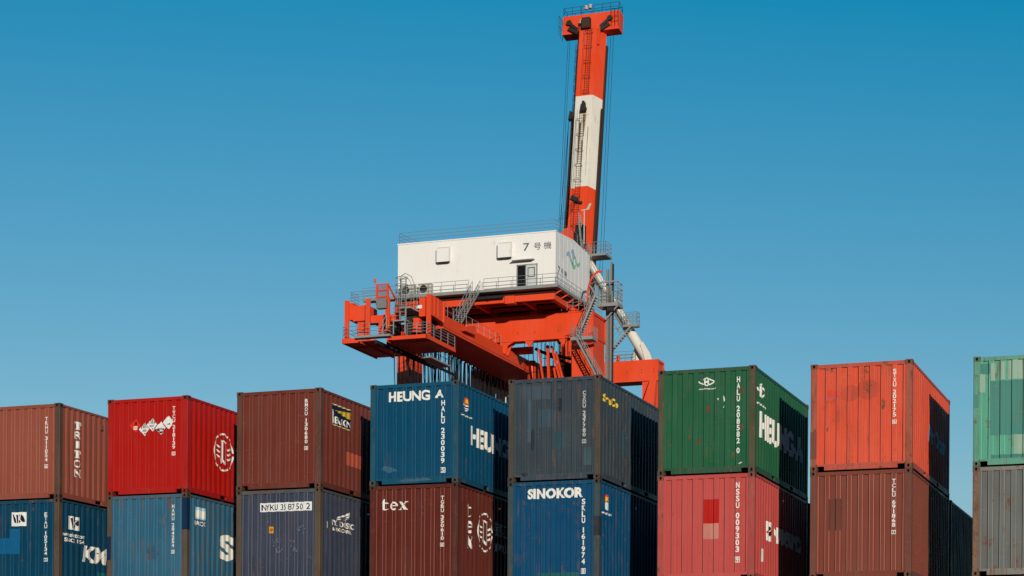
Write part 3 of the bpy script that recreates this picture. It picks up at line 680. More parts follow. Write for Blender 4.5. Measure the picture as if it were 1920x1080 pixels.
q = Q(); q.rail([(HX1-.2, HY0+.1, HZ1+.05), (HX0+.1, HY0+.1, HZ1+.05), (HX0+.1, HY0+5.6, HZR), (HX0+.1, HY1-.1, 51.1)], 1.1, 1.55, .022, (.4, .75)); q.rail([(HX1-.2, HY0+.1, HZ1+.05), (HX1-.2, HY0+5.6, HZR), (HX1-.2, HY1-.1, 51.1)], 1.1, 1.55, .024, (.4, .75)); q.rail([(HX0+.1, HY1-.1, 51.1), (HX1-.2, HY1-.1, 51.1)], 1.1, 1.55, .022, (.55,)); q.build('roof_railing', GRY, house)
# walkway round the house
q = Q(); q.box(HX0-3.4, -65.1, 186.95, HY0-.02, 45.38, 45.6); q.box(HX1+.02, -65.1, HY0-.02, 198.6, 45.38, 45.6); wk = q.build('walkway', GRY)
q = Q(); q.rail([(HX0-3.4, 187.0, 45.6), (-74.4, 187.0, 45.6)], 1.1, 1.5, .026, (.35, .72), kick=.1); q.rail([(-72.8, 187.0, 45.6), (-65.15, 187.0, 45.6), (-65.15, 198.5, 45.6)], 1.1, 1.5, .026, (.35, .72), kick=.1); q.build('railing', GRY, wk)
for (x0, x1, z0) in ((-81.9, -80.3, 45.62), (-79.9, -78.5, 45.62)):
    q = Q(); q.box(x0, x1, HY0-.75, HY0-.25, z0+.1, z0+1.15); u_ = q.build('cooling_unit', plain('unit_beige', (196, 192, 180), .6), wk)
    q = Q(); cx_ = x0+(x1-x0)*.4
    q.tube([(cx_, HY0-.76, z0+.62), (cx_, HY0-.735, z0+.62)], .4, 16); q.build('fan_grille', DKG, u_)
# frame below the house
q = Q(); q.box(HX0+.2, HX1-.1, 188.05, 188.45, 44.45, 45.05); q.box(-70.9, -69.9, 187.85, 188.6, 44.3, 45.05); q.box(HX1-.75, HX1-.25, 188.45, 198.4, 44.5, 45.1)
q.box(HX0+.2, HX1-.1, 198.1, 198.5, 44.4, 45.1); q.box(HX0+.2, HX0+.6, 188.45, 198.1, 44.5, 45.1)
for x_ in (-78.6, -74.6, -69.6): q.box(x_, x_+.3, 188.45, 198.1, 44.6, 45.1)
for y_ in (190.6, 193.2, 195.8): q.box(HX0+.6, HX1-.75, y_, y_+.22, 44.75, 45.1)
for i in range(6): q.bar((-65.9, 188.4+i*2, 45.0), (-65.15, 188.4+i*2, 45.36), .12)
q.build('house_frame', ORG)
q = Q(); q.box(HX0+.05, HX1-.05, 188.02, 198.58, 45.1, 45.37); q.build('house_floor', plain('floor_dark', (60, 34, 28), .8))
q = Q(); q.tube([(-74.2, 187.6, 44.95), (-71.0, 187.6, 44.95)], .17, 8); q.tube([(-72.6, 187.6, 44.95), (-72.5, 187.6, 44.95)], .24, 8); q.build('exhaust_pipe', DKG)
# landside frame
def plate_box(q, x0, x1, y0, y1, z0, z1):
    """box girder with proud end plate and recess"""
    q.box(x0, x1-.12, y0, y1, z0, z1)
    t_ = .28
    q.box(x1-.12, x1, y0-.003, y0+t_, z0-.003, z1+.003); q.box(x1-.12, x1, y1-t_, y1+.003, z0-.003, z1+.003); q.box(x1-.12, x1, y0+t_, y1-t_, z1-t_, z1+.003); q.box(x1-.12, x1, y0+t_, y1-t_, z0-.003, z0+t_)
q = Q(); plate_box(q, -66.2, -63.42, 193.0, 197.3, 41.6, 44.14); q.box(-85.6, -66.2, 193.0, 194.2, 41.6, 44.14); q.box(-78.5, -71.3, 196.9, 197.4, 41.15, 41.85)
for x_ in (-75.2, -72.0, -68.4): q.box(x_, x_+.05, 192.985, 193.0, 41.62, 44.12)
q.box(-85.6, -63.45, 192.93, 192.999, 44.08, 44.143); q.box(-85.6, -63.45, 192.93, 192.999, 41.597, 41.66)
for x_ in (-70.2, -66.6): q.prism([(-.5, 0), (.5, 0), (.2, -.4), (.09, -.6), (-.09, -.6), (-.2, -.4)], lambda a, b: (x_+a, 193.02, 41.598+b), (0, .2, 0))
beam = q.build('cross_beam', ORG)
q = Q()
for x_ in (-73.6, -71.4, -69.6, -67.1, -64.6):
    for z_ in (42.5, 42.35): q.tube([(x_, 192.97, z_), (x_, 193.0, z_)], .045, 6)
q.build('bolt', SOOT, beam)
for x_ in (-69.9, -65.7):
    q = Q(); q.prism([(-.6, 0), (-.38, .42), (-.2, .5), (.2, .5), (.38, .42), (.6, 0)], lambda a, b: (x_+a, 193.4, 44.143+b), (0, 1.2, 0)); q.build('support_pad', ORG)
# hangers between the cross beam and the girder
for x_ in (-72.85, -76.6):
    for y_, k_ in ((193.03, 1.0), (194.0, .8)):
        q = Q(); q.prism([(-.5, 0), (1.0*k_, 0), (.35, -.35), (.06, -1.15), (-.06, -1.15), (-.4, -.4)], lambda a, b: (x_+a, y_, 41.598+b), (0, .12, 0)); q.build('hanger_plate', ORG)
for (x0, x1, y0, y1) in ((-65.75, -63.5, 193.3, 196.9), (-84.8, -83.1, 193.3, 196.0)):
    q = Q(); q.box(x0, x1, y0, y1, G0+1.2, 41.598); q.box(x0-.5, x1+.5, y0-.4, y1+.4, G0, G0+1.2); q.build('leg', ORG)
# seaside frame
q = Q(); plate_box(q, -85.6, -63.42, 216.0, 218.4, 41.25, 43.6)
for x_ in (-70.2, -67.4): q.box(x_, x_+.05, 215.985, 216.0, 41.27, 43.58)
b2 = q.build('cross_beam', ORG)
q = Q()
for x_ in (-67.0, -65.3, -63.9):
    for z_ in (42.5, 42.2): q.tube([(x_, 215.96, z_), (x_, 216.0, z_)], .05, 6)
q.build('bolt', SOOT, b2)
for (x0, x1) in ((-65.3, -63.55), (-85.3, -83.55)):
    q = Q(); q.box(x0, x1, 216.2, 218.2, G0+1.2, 41.248); q.box(x0-.5, x1+.5, 215.8, 218.6, G0, G0+1.2); q.build('leg', ORG)
q = Q(); q.hexa([(-66.6, 214.2, 33), (-63.9, 214.2, 33), (-63.9, 216.1, 33), (-66.6, 216.1, 33), (-64.25, 215.6, 41.2), (-63.55, 215.6, 41.2), (-63.55, 216.15, 41.2), (-64.25, 216.15, 41.2)]); q.build('knee_brace', ORG)
q = Q(); q.rail([(-69.6, 216.2, 43.6), (-66.4, 216.2, 43.6)], 1.1, .85, .028, (.4, .75)); q.rail([(-69.6, 218.2, 43.6), (-66.4, 218.2, 43.6), (-66.4, 216.2, 43.6)], 1.1, .85, .028, (.4, .75)); q.build('railing', GRY)
q = Q(); q.box(-68.6, -68.25, 217, 217.4, 43.6, 44.5); q.build('junction_box', ORG)
q = Q(); q.box(-82.9, -65.8, 194.2, 195.4, 22.0, 23.6); q.build('portal_beam', ORG)
# A-frame pipes
for sx in (1, -1):
    f = lambda x_: -74.75+sx*(x_+74.75)
    q = Q(); q.tube([(f(-64.9), 216.9, 43.7), (f(-71.3), 216.9, 54.0), (f(-73.3), 216.9, 57.2)], [.55, .55, .55], 20); pp = q.build('stay_pipe', WHT)
    q = Q(); q.prism([(f(-65.0), 43.6), (f(-64.2), 43.6), (f(-64.5), 44.4), (f(-65.3), 45.7), (f(-65.6), 45.4)], lambda a, b: (a, 216.25, b), (0, .14, 0))
    q.prism([(f(-66.9), 43.6), (f(-65.7), 43.6), (f(-65.9), 45.0), (f(-66.5), 45.6)], lambda a, b: (a, 217.3, b), (0, .12, 0)); q.build('gusset', WHT, pp)
    if sx == 1:
        q = Q()
        for o in (-.55, .55):
            q.bar((-66.7+o*.8-.6, 215.9, 47.2+o*.5-.4), (-71.2+o*.8-.6, 215.9, 54.3+o*.5-.4), .06, .16)
        for i in range(16):
            t_ = i/15; x_ = -67.4-4.4*t_; z_ = 46.9+7.0*t_; q.bar((x_-.35, 215.9, z_-.1), (x_+.35, 215.9, z_+.12), .05)
        q.rail([(-66.9, 215.8, 47.3), (-71.2, 215.8, 54.2)], 1.0, 1.3, .025, (.5,)); q.build('pipe_ladder', GRY, pp)
q = Q(); q.box(-77.4, -72.1, 215.6, 218.2, 54.2, 56.2); q.box(-75.3, -72.3, 215.7, 217.8, 56.2, 57.4); q.prism([(-75.0, 57.4), (-72.9, 57.4), (-73.2, 58.2), (-73.9, 58.9), (-74.4, 58.9), (-74.9, 58.3)], lambda a, b: (a, 216.0, b), (0, 1.6, 0)); q.build('apex_beam', ORG)
q = Q(); q.box(-72.9, -71.9, 215.2, 216.0, 56.6, 58.9); q.box(-72.75, -72.05, 214.9, 215.25, 57.0, 58.6); q.build('switch_cabinet', DKG)
q = Q(); q.box(-72.1, -69.35, 215.3, 217.6, 55.35, 55.6); pf = q.build('apex_platform', GRY)
q = Q(); q.rail([(-72.1, 215.35, 55.6), (-69.4, 215.35, 55.6), (-69.4, 217.6, 55.6)], 1.3, .7, .03, (.45, .9)); q.rail([(-72.1, 217.55, 55.6), (-69.4, 217.55, 55.6)], 1.3, .7, .03, (.45, .9)); q.build('railing', GRY, pf)
q = Q(); q.stair((-71.0, 215.0, 55.4), (-73.6, 215.0, 51.6), .7, (0, 1, 0)); q.stair((-72.3, 214.8, 59.2), (-71.9, 214.8, 55.6), .6, (0, 1, 0)); q.build('stairs', GRY, pf)
q = Q(); q.tube([(-71.6, 214.4, 56.5), (-71.6, 214.4, 60.2)], .07, 6); q.bar((-71.9, 214.4, 60.25), (-71.0, 214.4, 60.35), .08, .12); q.prism([(-71.35, 60.3), (-71.0, 60.35), (-70.75, 60.95), (-71.0, 60.95)], lambda a, b: (a, 214.37, b), (0, .05, 0)); q.build('wind_vane', plain('vane_pale', (196, 186, 176), .5))
# girder under the cross beams
GX0, GX1 = -76.5, -73.0
q = Q(); q.box(GX0, GX1, 176.4, 219.0, 40.05, 41.2); q.box(GX0-.22, GX1+.3, 176.4, 219.0, 39.72, 39.9); q.box(GX0+.2, GX1-.12, 176.4, 219.0, 39.9, 40.05)
girder = q.build('main_girder', ORG)
q = Q(); q.box(GX1+.05, GX1+.18, 176.6, 218.8, 39.905, 40.02); q.box(GX0-.18, GX0-.05, 176.6, 218.8, 39.905, 40.02); q.build('trolley_rail', SOOT, girder)
q = Q(); q.prism([(181.55, 40.5), (184.4, 40.62), (184.2, 41.45), (183.2, 41.3)], lambda a, b: (GX1-.02, a, b), (.5, 0, 0)); q.build('bracket', ORG, girder)
q = Q(); q.rail([(GX1-.1, 177.0, 41.2), (GX1-.1, 181.2, 41.2)], 1.1, 1.6, .03, (.55,)); q.rail([(GX1-.1, 183.2, 41.2), (GX1-.1, 192.6, 41.2)], 1.1, 1.6, .032, (.55,)); q.rail([(GX0+.1, 177.0, 41.2), (GX0+.1, 192.6, 41.2)], 1.1, 1.6, .03, (.55,)); q.build('railing', GRY, girder)
q = Q(); q.stair((-73.6, 187.0, 45.55), (-73.4, 181.6, 41.25), .8, (1, 0, 0)); q.build('stairs', GRY)
q = Q(); q.box(-73.3, -72.2, 201.0, 202.3, 39.0, 41.0); q.tube([(-72.7, 200.7, 39.0), (-72.7, 200.7, 41.1)], .45, 12); q.build('girder_buffer', ORG)
q = Q()
for a, b, w_ in (((-71.68,200,42.15),(-71.1,200,38.6),.18), ((-70.68,200,42.5),(-70.5,200,38.6),.24), ((-70.27,200,42.4),(-69.2,200,38.6),.2), ((-69.79,200,41.8),(-68.9,200,38.6),.19), ((-70.1,200.4,40.2),(-69.8,200.4,38.6),.2), ((-67.1,199,42.2),(-67.05,199,38.4),.26)): q.bar([v*.978 for v in a], [v*.978 for v in b], w_)
q.build('inclined_struts', ORG)
q = Q(); q.box(-69.2, -67.4, 201, 203, 38.0, 40.6); q.box(-68.6, -66.2, 203, 203.4, 38, 43); q.tube([(-71.5,200,41.9),(-67.6,202,41.0)], .16, 8); q.tube([(-70.9, 196.8, 41.55), (-68.0, 199.5, 40.2)], .16, 8); q.build('hoist_gear', DKG)
q = Q()
for y_ in (204.0, 209.0):
    for x_ in (-72.4, -71.4, -70.2, -69.4): q.tube([(x_, y_, 37), (x_, y_, 43.6)], .05, 5)
for z_ in (39.0, 40.0, 41.0, 42.0): q.tube([(-72.6, 204, z_), (-69.2, 204, z_)], .04, 5); q.tube([(-72.6, 209, z_), (-69.2, 209, z_)], .04, 5)
q.build('cable_reel_frame', DKG)
q = Q(); q.box(-67.2, -66.85, 197.9, 198.2, 40.4, 42.4); q.box(-66.75, -66.5, 197.9, 198.2, 40.0, 42.2); q.build('hoist_cylinder', WHT)
q = Q()
rd = random.Random(11)
for i in range(16):
    x_ = -72.6+i*.32; q.tube([(x_, 198.2+.3*(i%3), 43.4), (x_+rd.uniform(-.2, .5), 198.4, 36.5)], .025, 4)
for z_ in (38.2, 39.4): q.tube([(-72.6, 198.0, z_), (-68.0, 198.0, z_)], .03, 4)
q.build('hanging_cable', BLK2)
q = Q()
for x_ in (-71.9, -69.9, -68.5): q.rail([(x_-.5, 202.5, 39.3), (x_+.6, 202.5, 39.3)], 1.1, .5, .03, (.4, .75))
q.box(-72.6, -67.6, 202.4, 203.4, 39.1, 39.3); q.build('catwalk', GRY)
# stair tower on the right
q = Q(); q.box(-65.0, -62.7, 190.6, 192.2, 40.85, 41.05); ld = q.build('stair_landing', GRY)
q = Q(); q.rail([(-65.0, 192.15, 41.05), (-65.0, 190.65, 41.05), (-62.7, 190.65, 41.05), (-62.7, 192.15, 41.05)], 1.15, .3, .02, (.3, .6, .85), kick=.12); q.build('railing', GRY, ld)
q = Q(); q.stair((-62.75, 191.9, 45.4), (-64.5, 191.6, 41.1), .8, (0, 1, 0)); q.build('stairs', GRY)
q = Q(); q.stair((-64.3, 190.9, 40.9), (-61.6, 190.9, 36.0), .8, (0, 1, 0)); q.build('stairs', GRY)
q = Q(); q.rail([(-66.5, 192.2, 44.2), (-63.5, 192.2, 44.2), (-63.5, 196, 44.2)], 1.1, .6, .026, (.4, .75)); q.build('railing', GRY, beam)
q = Q(); q.tube([(-63.9, 192.6, 44.6), (-63.9, 192.6, 46.0), (-63.5, 192.6, 47.4), (-62.9, 192.6, 47.9), (-62.4, 192.6, 47.9)], .12, 8); q.build('davit_arm', ORG)
q = Q(); q.bar((-63.3, 197.2, G0), (-63.3, 197.2, 49.2), .26); q.bar((-63.05, 197.4, G0), (-63.05, 197.4, 47.4), .2)
for i in range(40): q.box(-63.3, -62.9, 197.3, 197.36, i*1.2+.5, i*1.2+.6)
mast = q.build('lift_mast', MID)
q = Q(); q.bar((-62.9, 197.2, G0), (-62.9, 197.2, 49.9), .2); q.build('mast_rail', MID, mast)
q = Q(); q.bar((-62.72, 197.2, G0), (-62.72, 197.2, 49.7), .15); q.build('mast_dark_bar', DKG, mast)  # dark bar along the right of the mast
q = Q(); q.box(-64.1, -61.9, 196.2, 198.0, 45.25, 45.6); q.bar((-63.2, 196.3, 43.9), (-61.9, 196.3, 45.3), .12); cg = q.build('mast_platform', GRY, mast)
q = Q(); q.rail([(-64.1, 196.25, 45.6), (-61.95, 196.25, 45.6), (-61.95, 197.95, 45.6)], 1.1, .5, .032, (.4, .75)); q.rail([(-64.1, 197.95, 45.6), (-61.95, 197.95, 45.6)], 2.1, 1.0, .045, (.8, 1.5)); q.rail([(-62.05, 196.25, 45.6), (-61.95, 197.95, 45.6)], 2.1, .9, .05, (.5, 1., 1.5)); q.bar((-64.0, 196.3, 47.7), (-61.9, 196.3, 47.75), .14); q.box(-63.9, -63.1, 196.5, 197.0, 45.6, 46.8); q.build('guard_cage', GRY, mast)
q = Q(); q.box(-63.1, -62.2, 196.4, 196.9, 44.7, 45.25); q.tube([(-63.0, 196.3, 44.9), (-62.3, 196.3, 44.9)], .3, 10); q.build('drive_motor', DKG, mast)
q = Q(); q.box(-67.2, -65.55, 215.0, 216.0, 47.15, 47.4); p2 = q.build('pipe_platform', GRY)
q = Q(); q.rail([(-67.2, 215.05, 47.4), (-65.6, 215.05, 47.4), (-65.6, 215.95, 47.4), (-67.2, 215.95, 47.4)], 1.35, .45, .028, (.45, .9)); q.build('railing', GRY, p2)
q = Q(); q.stair((-66.2, 215.3, 47.3), (-69.0, 215.3, 44.2), .7, (0, 1, 0), rail=False); q.build('stairs', GRY, p2)
q = Q()
for a, b in (((-66.9, 215.3, 48.1), (-69.2, 215.3, 45.2)), ((-67.1, 215.9, 47.6), (-69.3, 215.9, 44.6)), ((-68.9, 215.3, 46.9), (-67.4, 215.3, 47.3)), ((-69.0, 215.3, 43.8), (-69.0, 215.3, 47.6))): q.tube([a, b], .03, 4)
q.build('railing', GRY, p2)

# landward end of the girder: end frame with posts, service platforms
for x_ in (-81.0, -78.85, -76.85, -72.72):
    q = Q(); zt = 42.2; zb = 38.42
    q.box(x_-.24, x_+.0, 172.9, 173.05, zb, zt); q.box(x_+.02, x_+.2, 172.9, 173.05, zb+.2, zt-.02); q.box(x_-.04, x_+.06, 173.05, 173.4, zb, zt); q.build('frame_post', ORG)
q = Q()
q.box(-80.6, -79.1, 173.41, 175.6, 40.3, 41.75); q.box(-73.9, -73.0, 173.41, 175.6, 40.3, 42.05); q.box(-76.6, -73.95, 174.0, 175.4, 40.9, 41.9); q.box(-79.1, -76.6, 174.2, 175.5, 40.2, 40.9)
q.box(-81.05, -80.6, 173.43, 175.4, 40.45, 42.05)
q.hexa([(-72.95, 173.0, 40.3), (-72.5, 173.0, 40.3), (-72.5, 176.0, 40.15), (-72.95, 176.0, 40.15), (-72.95, 173.0, 42.18), (-72.5, 173.0, 42.18), (-72.5, 176.0, 42.05), (-72.95, 176.0, 42.05)])
for y_ in (173.6, 174.5): q.box(-72.5, -72.42, y_, y_+.1, 40.35, 42.1)
q.box(-72.5, -72.36, 175.8, 176.02, 40.12, 42.08)
q.build('end_frame', ORG)
q = Q(); q.box(-74.2, -73.6, 173.385, 173.41, 41.05, 41.35); q.build('notice_plate', M_CARD)
def roller(x_, y_):
    q = Q(); q.prism([(-.35, 0), (.35, 0), (.25, -.7), (-.1, -.95), (-.3, -.6)], lambda a, b: (x_+a, y_, 40.3+b), (0, .5, 0))
    for k_ in range(3): q.tube([(x_-.35, y_-.05, 39.7-.3*k_), (x_+.4, y_+.2, 39.6-.3*k_)], .13, 8)
    q.build('buffer', ORG)
roller(-79.9, 173.7); roller(-77.9, 174.0); roller(-74.3, 173.8)
q = Q(); q.box(-75.6, -73.4, 174.4, 176.2, 38.6, 40.9); q.build('winch_housing', DKG)
q = Q(); q.box(-77.6, -76.9, 174.6, 176.2, 39.2, 40.6); q.build('winch_housing', DKG)
# raised orange ladder frame with grey box
q = Q()
for x_ in (-78.05, -76.95): q.bar((x_, 173.2, 41.6), (x_, 173.2, 43.55), .16)
for z_ in (43.5, 42.95, 42.35): q.bar((-78.05, 173.2, z_), (-76.95, 173.2, z_), .1, .12)
q.bar((-76.95, 173.2, 43.5), (-76.6, 174.6, 42.0), .12)
fr_ = q.build('sheave_frame', ORG)
q = Q(); q.box(-77.97, -77.03, 173.26, 173.32, 42.2, 43.4); q.build('mesh_screen', plain('screen_grey', (120, 132, 150), .6), fr_)
q = Q(); q.box(-77.85, -76.85, 172.6, 173.2, 41.15, 42.0); q.build('control_box', MID)
q = Q(); q.tube([(-78.25, 173.2, 43.5), (-78.25, 173.2, 44.1)], .04, 5); q.tube([(-78.25, 173.2, 43.75), (-78.25, 173.2, 44.05)], .12, 8); q.build('beacon', ORG)
q = Q(); q.rail([(-80.9, 175.4, 42.0), (-80.9, 173.6, 42.0), (-78.2, 173.6, 42.0)], 1.1, .75, .024, (.3, .6, .85)); q.build('railing', GRY)
q = Q(); q.rail([(-76.6, 174.2, 42.0), (-74.2, 174.2, 42.0)], 1.1, .7, .024, (.3, .6, .85)); q.rail([(-76.6, 175.6, 42.0), (-76.6, 174.2, 42.0)], 1.1, .7, .024, (.3, .6, .85)); q.build('railing', GRY)
# grey caged ladder and stepped access
q = Q()
for x_ in (-75.55, -75.0): q.bar((x_, 172.9, 39.8), (x_, 172.9, 43.9), .07)
for i in range(14): q.tube([(-75.55, 172.9, 39.9+i*.28), (-75.0, 172.9, 39.9+i*.28)], .025, 4)
for i in range(5):
    z_ = 41.2+i*.65; q.tube([(-75.28+.55*math.cos(R(a))-.0, 172.6+.55*math.sin(R(a)), z_) for a in range(0, 361, 30)], .03, 4)
for a in (200, 250, 290, 340): q.tube([(-75.28+.55*math.cos(R(a)), 172.6+.55*math.sin(R(a)), 41.2), (-75.28+.55*math.cos(R(a)), 172.6+.55*math.sin(R(a)), 43.8)], .03, 4)
q.tube([(-75.6, 172.7, 43.9), (-75.0, 172.7, 44.2), (-74.4, 172.7, 43.9), (-74.1, 172.7, 43.2), (-74.1, 172.7, 42.3)], .04, 6)
q.tube([(-75.6, 172.7, 43.6), (-75.0, 172.7, 43.85), (-74.6, 172.7, 43.6), (-74.35, 172.7, 43.1), (-74.3, 172.7, 42.3)], .035, 6)
q.build('caged_ladder', GRY)
q = Q(); q.hexa([(-75.4, 172.3, 40.9), (-74.3, 172.3, 40.9), (-73.4, 175.6, 40.5), (-74.5, 175.6, 40.5), (-75.4, 172.3, 41.05), (-74.3, 172.3, 41.05), (-73.4, 175.6, 40.65), (-74.5, 175.6, 40.65)]); gp = q.build('upper_landing', GRY)
q = Q(); q.rail([(-75.4, 172.35, 41.05), (-74.3, 172.35, 41.05), (-73.4, 175.5, 40.65)], 1.1, .5, .026, (.4, .75)); q.build('railing', GRY, gp)
q = Q(); q.box(-75.9, -74.6, 172.0, 172.8, 39.7, 39.82)
for x_ in (-75.85, -74.7): q.bar((x_, 172.05, 38.5), (x_, 172.05, 39.75), .09)
q.box(-76.4, -75.9, 172.0, 172.8, 39.3, 39.38); q.box(-76.8, -76.4, 172.0, 172.8, 38.9, 38.98); q.bar((-74.65, 172.0, 38.5), (-74.65, 172.0, 41.0), .08); q.build('access_steps', GRY)
q = Q(); q.rail([(-75.9, 172.05, 39.82), (-74.6, 172.05, 39.82)], 1.1, .6, .026, (.4, .75)); q.build('railing', GRY)
# service platforms
q = Q(); q.box(-80.95, -77.7, 172.1, 179.8, 38.1, 38.2); q.box(-80.98, -79.4, 172.0, 172.099, 37.98, 38.42); q.box(-81.05, -80.951, 172.0, 179.8, 37.98, 38.42); q.box(-80.95, -77.7, 174.5, 174.6, 37.95, 38.099)
q.bar((-79.2, 172.2, 38.0), (-79.2, 179.7, 38.0), .12); q.build('service_platform', ORG)
q = Q(); q.box(-76.6, -72.6, 172.1, 179.0, 38.05, 38.15); q.box(-76.0, -72.52, 172.0, 172.099, 38.0, 38.34); q.box(-72.6, -72.5, 172.0, 179.05, 37.96, 38.34); q.box(-76.6, -72.6, 173.3, 173.4, 37.93, 38.049); q.box(-76.6, -76.5, 172.1, 179, 37.9, 38.049)
sp = q.build('service_platform', ORG)
q = Q(); q.box(-79.45, -76.0, 171.5, 172.4, 38.3, 38.5); q.build('grating_walkway', GRY)
q = Q(); q.rail([(-80.95, 178, 38.42), (-80.95, 172.05, 38.42), (-79.4, 172.05, 38.42)], 1.1, 1.2, .026, (.4, .75)); q.rail([(-79.4, 171.55, 38.5), (-76.7, 171.55, 38.5)], 1.1, 1.1, .026, (.4, .75)); q.rail([(-76.7, 171.55, 38.5), (-76.7, 172.3, 39.2)], 1.2, .8, .05, (.6,)); q.rail([(-74.5, 172.05, 38.34), (-72.55, 172.05, 38.34)], 1.1, 1.0, .03, (.3, .6, .85)); q.rail([(-72.55, 172.05, 38.34), (-72.55, 178.9, 38.34)], 1.1, 1.9, .035, (.3, .6, .85)); q.build('railing', GRY)
q = Q(); q.box(-75.3, -74.3, 177.2, 182.3, 37.25, 37.4); q.rail([(-74.3, 177.3, 37.4), (-74.3, 182.2, 37.4)], .9, 1.2, .03, (.45,)); q.build('maintenance_walkway', GRY)
q = Q(); q.bar((-77.7, 172.3, 38.0), (-77.4, 186, 38.0), .2, .3); q.bar((-76.9, 173.0, 37.95), (-76.9, 190, 37.95), .14, .25); q.build('festoon_beam', DKG)
# festoon: hanging cable loops along the girder
rc = random.Random(5); nL = 26
for i in range(nL):
    y0 = 175.5+i*1.1; y1 = y0+1.1
    q = Q(); q.box(-77.15, -76.85, y0-.12, y0+.12, 39.78, 40.02)
    for j in range(5):
        dr = (5.6-2.0*i/nL)*rc.uniform(.8, 1.1); xo = -77.0+rc.uniform(-.35, .35); a0 = y0+rc.uniform(-.1, .1); a1 = y1+rc.uniform(-.12, .12); z0 = 39.8
        if i < 11 and j > 2: continue
        sw = rc.uniform(-.25, .25); pts = []
        for m_ in range(13):
            t_ = m_/12; e = math.sin(math.pi*t_)**.45; pts.append((xo+sw*e, a0+(a1-a0)*(t_-.12*math.sin(2*math.pi*t_)), z0-dr*e))
        q.tube(pts, .032, 5)
    q.build('festoon_cable', BLK2)
q = Q()
for j in range(4):
    a = Vector((-77.9+.08*j, 179.6, 37.7)); b = Vector((-75.9+.1*j, 181.0, 34.4)); pts = []
    for m_ in range(9): t_ = m_/8; p_ = a.lerp(b, t_); p_.z -= (.9+.25*j)*math.sin(math.pi*t_); p_.x -= .25*math.sin(math.pi*t_); pts.append(p_)
    q.tube(pts, .04, 5)
q.build('festoon_cable', BLK2)
# operator's cab below the girder
q = Q(); q.box(-78.6, -75.2, 206.0, 208.6, 38.85, 39.1); q.box(-78.6, -78.1, 206.0, 208.6, 36.6, 38.85); q.box(-78.2, -75.2, 208.3, 208.6, 36.6, 38.85); cab = q.build('operator_cab', ORG)
q = Q(); q.box(-77.7, -77.45, 205.98, 206.1, 36.6, 38.7); q.box(-77.7, -75.4, 205.98, 206.1, 38.55, 38.75); q.build('window_frame', WHT, cab)
q = Q(); q.box(-78.1, -75.3, 206.12, 208.2, 36.6, 38.8); q.build('cab_glass', plain('dark_glass', (22, 26, 32), .15, .5), cab)
q = Q(); q.rail([(-78.5, 206.05, 39.1), (-75.3, 206.05, 39.1)], 1.0, .5, .03, (.5,)); q.box(-77.3, -76.5, 207, 208, 39.1, 39.7); q.bar((-78.2, 207, 39.1), (-78.2, 207, 41.3), .25); q.box(-78.6, -77.8, 206.8, 207.2, 40.7, 40.85); q.build('cab_hanger', ORG, cab)

# the raised boom
B0 = Vector((-75.14, 219.6, 43.4)); ax = Vector((0, .152, .988)).normalized(); nb = Vector((0, .988, -.152)).normalized()
def bp(x_, s_, n_): return Vector((B0.x+x_, B0.y, B0.z))+ax*s_+nb*n_
def boom_sec(s0, s1, mat):
    q = Q(); f0, f1, d_ = 1.04, 1.78, 1.6
    q.hexa([bp(-f0, s0, 0), bp(f0, s0, 0), bp(f1, s0, d_), bp(-f1, s0, d_), bp(-f0, s1, 0), bp(f0, s1, 0), bp(f1, s1, d_), bp(-f1, s1, d_)])
    return q.build('boom_section', mat)
s_of = lambda z: (z-B0.z)/ax.z
sa, sb, sc, sd_, = 0, s_of(65.45), s_of(76.45), s_of(84.6)
boom_sec(sa, sb, ORG); boom_sec(sb, sc, WHT); top_sec = boom_sec(sc, sd_+.05, ORG)
q = Q(); q.box(-.3, .3, 0, 0, 0, 0) if False else None
for sx in (-1, 1):
    q = Q(); q.hexa([bp(sx*1.78-.03, 2, 1.55), bp(sx*1.78+.16, 2, 1.55), bp(sx*1.78+.16, 2, 2.0), bp(sx*1.78-.03, 2, 2.0), bp(sx*1.78-.03, sd_-1.5, 1.55), bp(sx*1.78+.16, sd_-1.5, 1.55), bp(sx*1.78+.16, sd_-1.5, 2.0), bp(sx*1.78-.03, sd_-1.5, 2.0)]); q.build('boom_rail', SOOT)
# right cable chain, left strip darkened for the boom's unlit face, and rust runs
for x0, x1, n0, n1, z1 in ((1.66, 1.86, 1.1, 1.5, 75.2), (-1.84, -1.56, .8, 1.45, 75.0)):
    q = Q(); q.hexa([bp(x0, 4, n0), bp(x1+.16, 4, n0), bp(x1+.16, 4, n1), bp(x0, 4, n1), bp(x0+.12, s_of(z1), n0), bp(x1, s_of(z1), n0), bp(x1, s_of(z1), n1), bp(x0+.12, s_of(z1), n1)]); q.build('chain_shade_strip', SOOT)
STN = plain('rust_stain', (150, 120, 92), .7); STN2 = plain('grease_stain', (96, 74, 58), .8)
for (x_, z_, w_, l_, m_) in ((.2, 74.2, .22, 2.6, STN), (-.3, 73.2, .14, 5.0, STN2), (.05, 71.0, .1, 4.4, STN), (-.75, 73.6, .12, 3.4, STN2), (.7, 72.6, .05, 6.0, STN)):
    q = Q(); s1 = s_of(z_); q.hexa([bp(x_-w_*.25, s1-l_, -.006), bp(x_+w_*.15, s1-l_, -.006), bp(x_+w_*.15, s1-l_, .02), bp(x_-w_*.25, s1-l_, .02), bp(x_-w_, s1, -.006), bp(x_+w_, s1, -.006), bp(x_+w_, s1, .02), bp(x_-w_, s1, .02)]); q.build('rust_stain', m_)
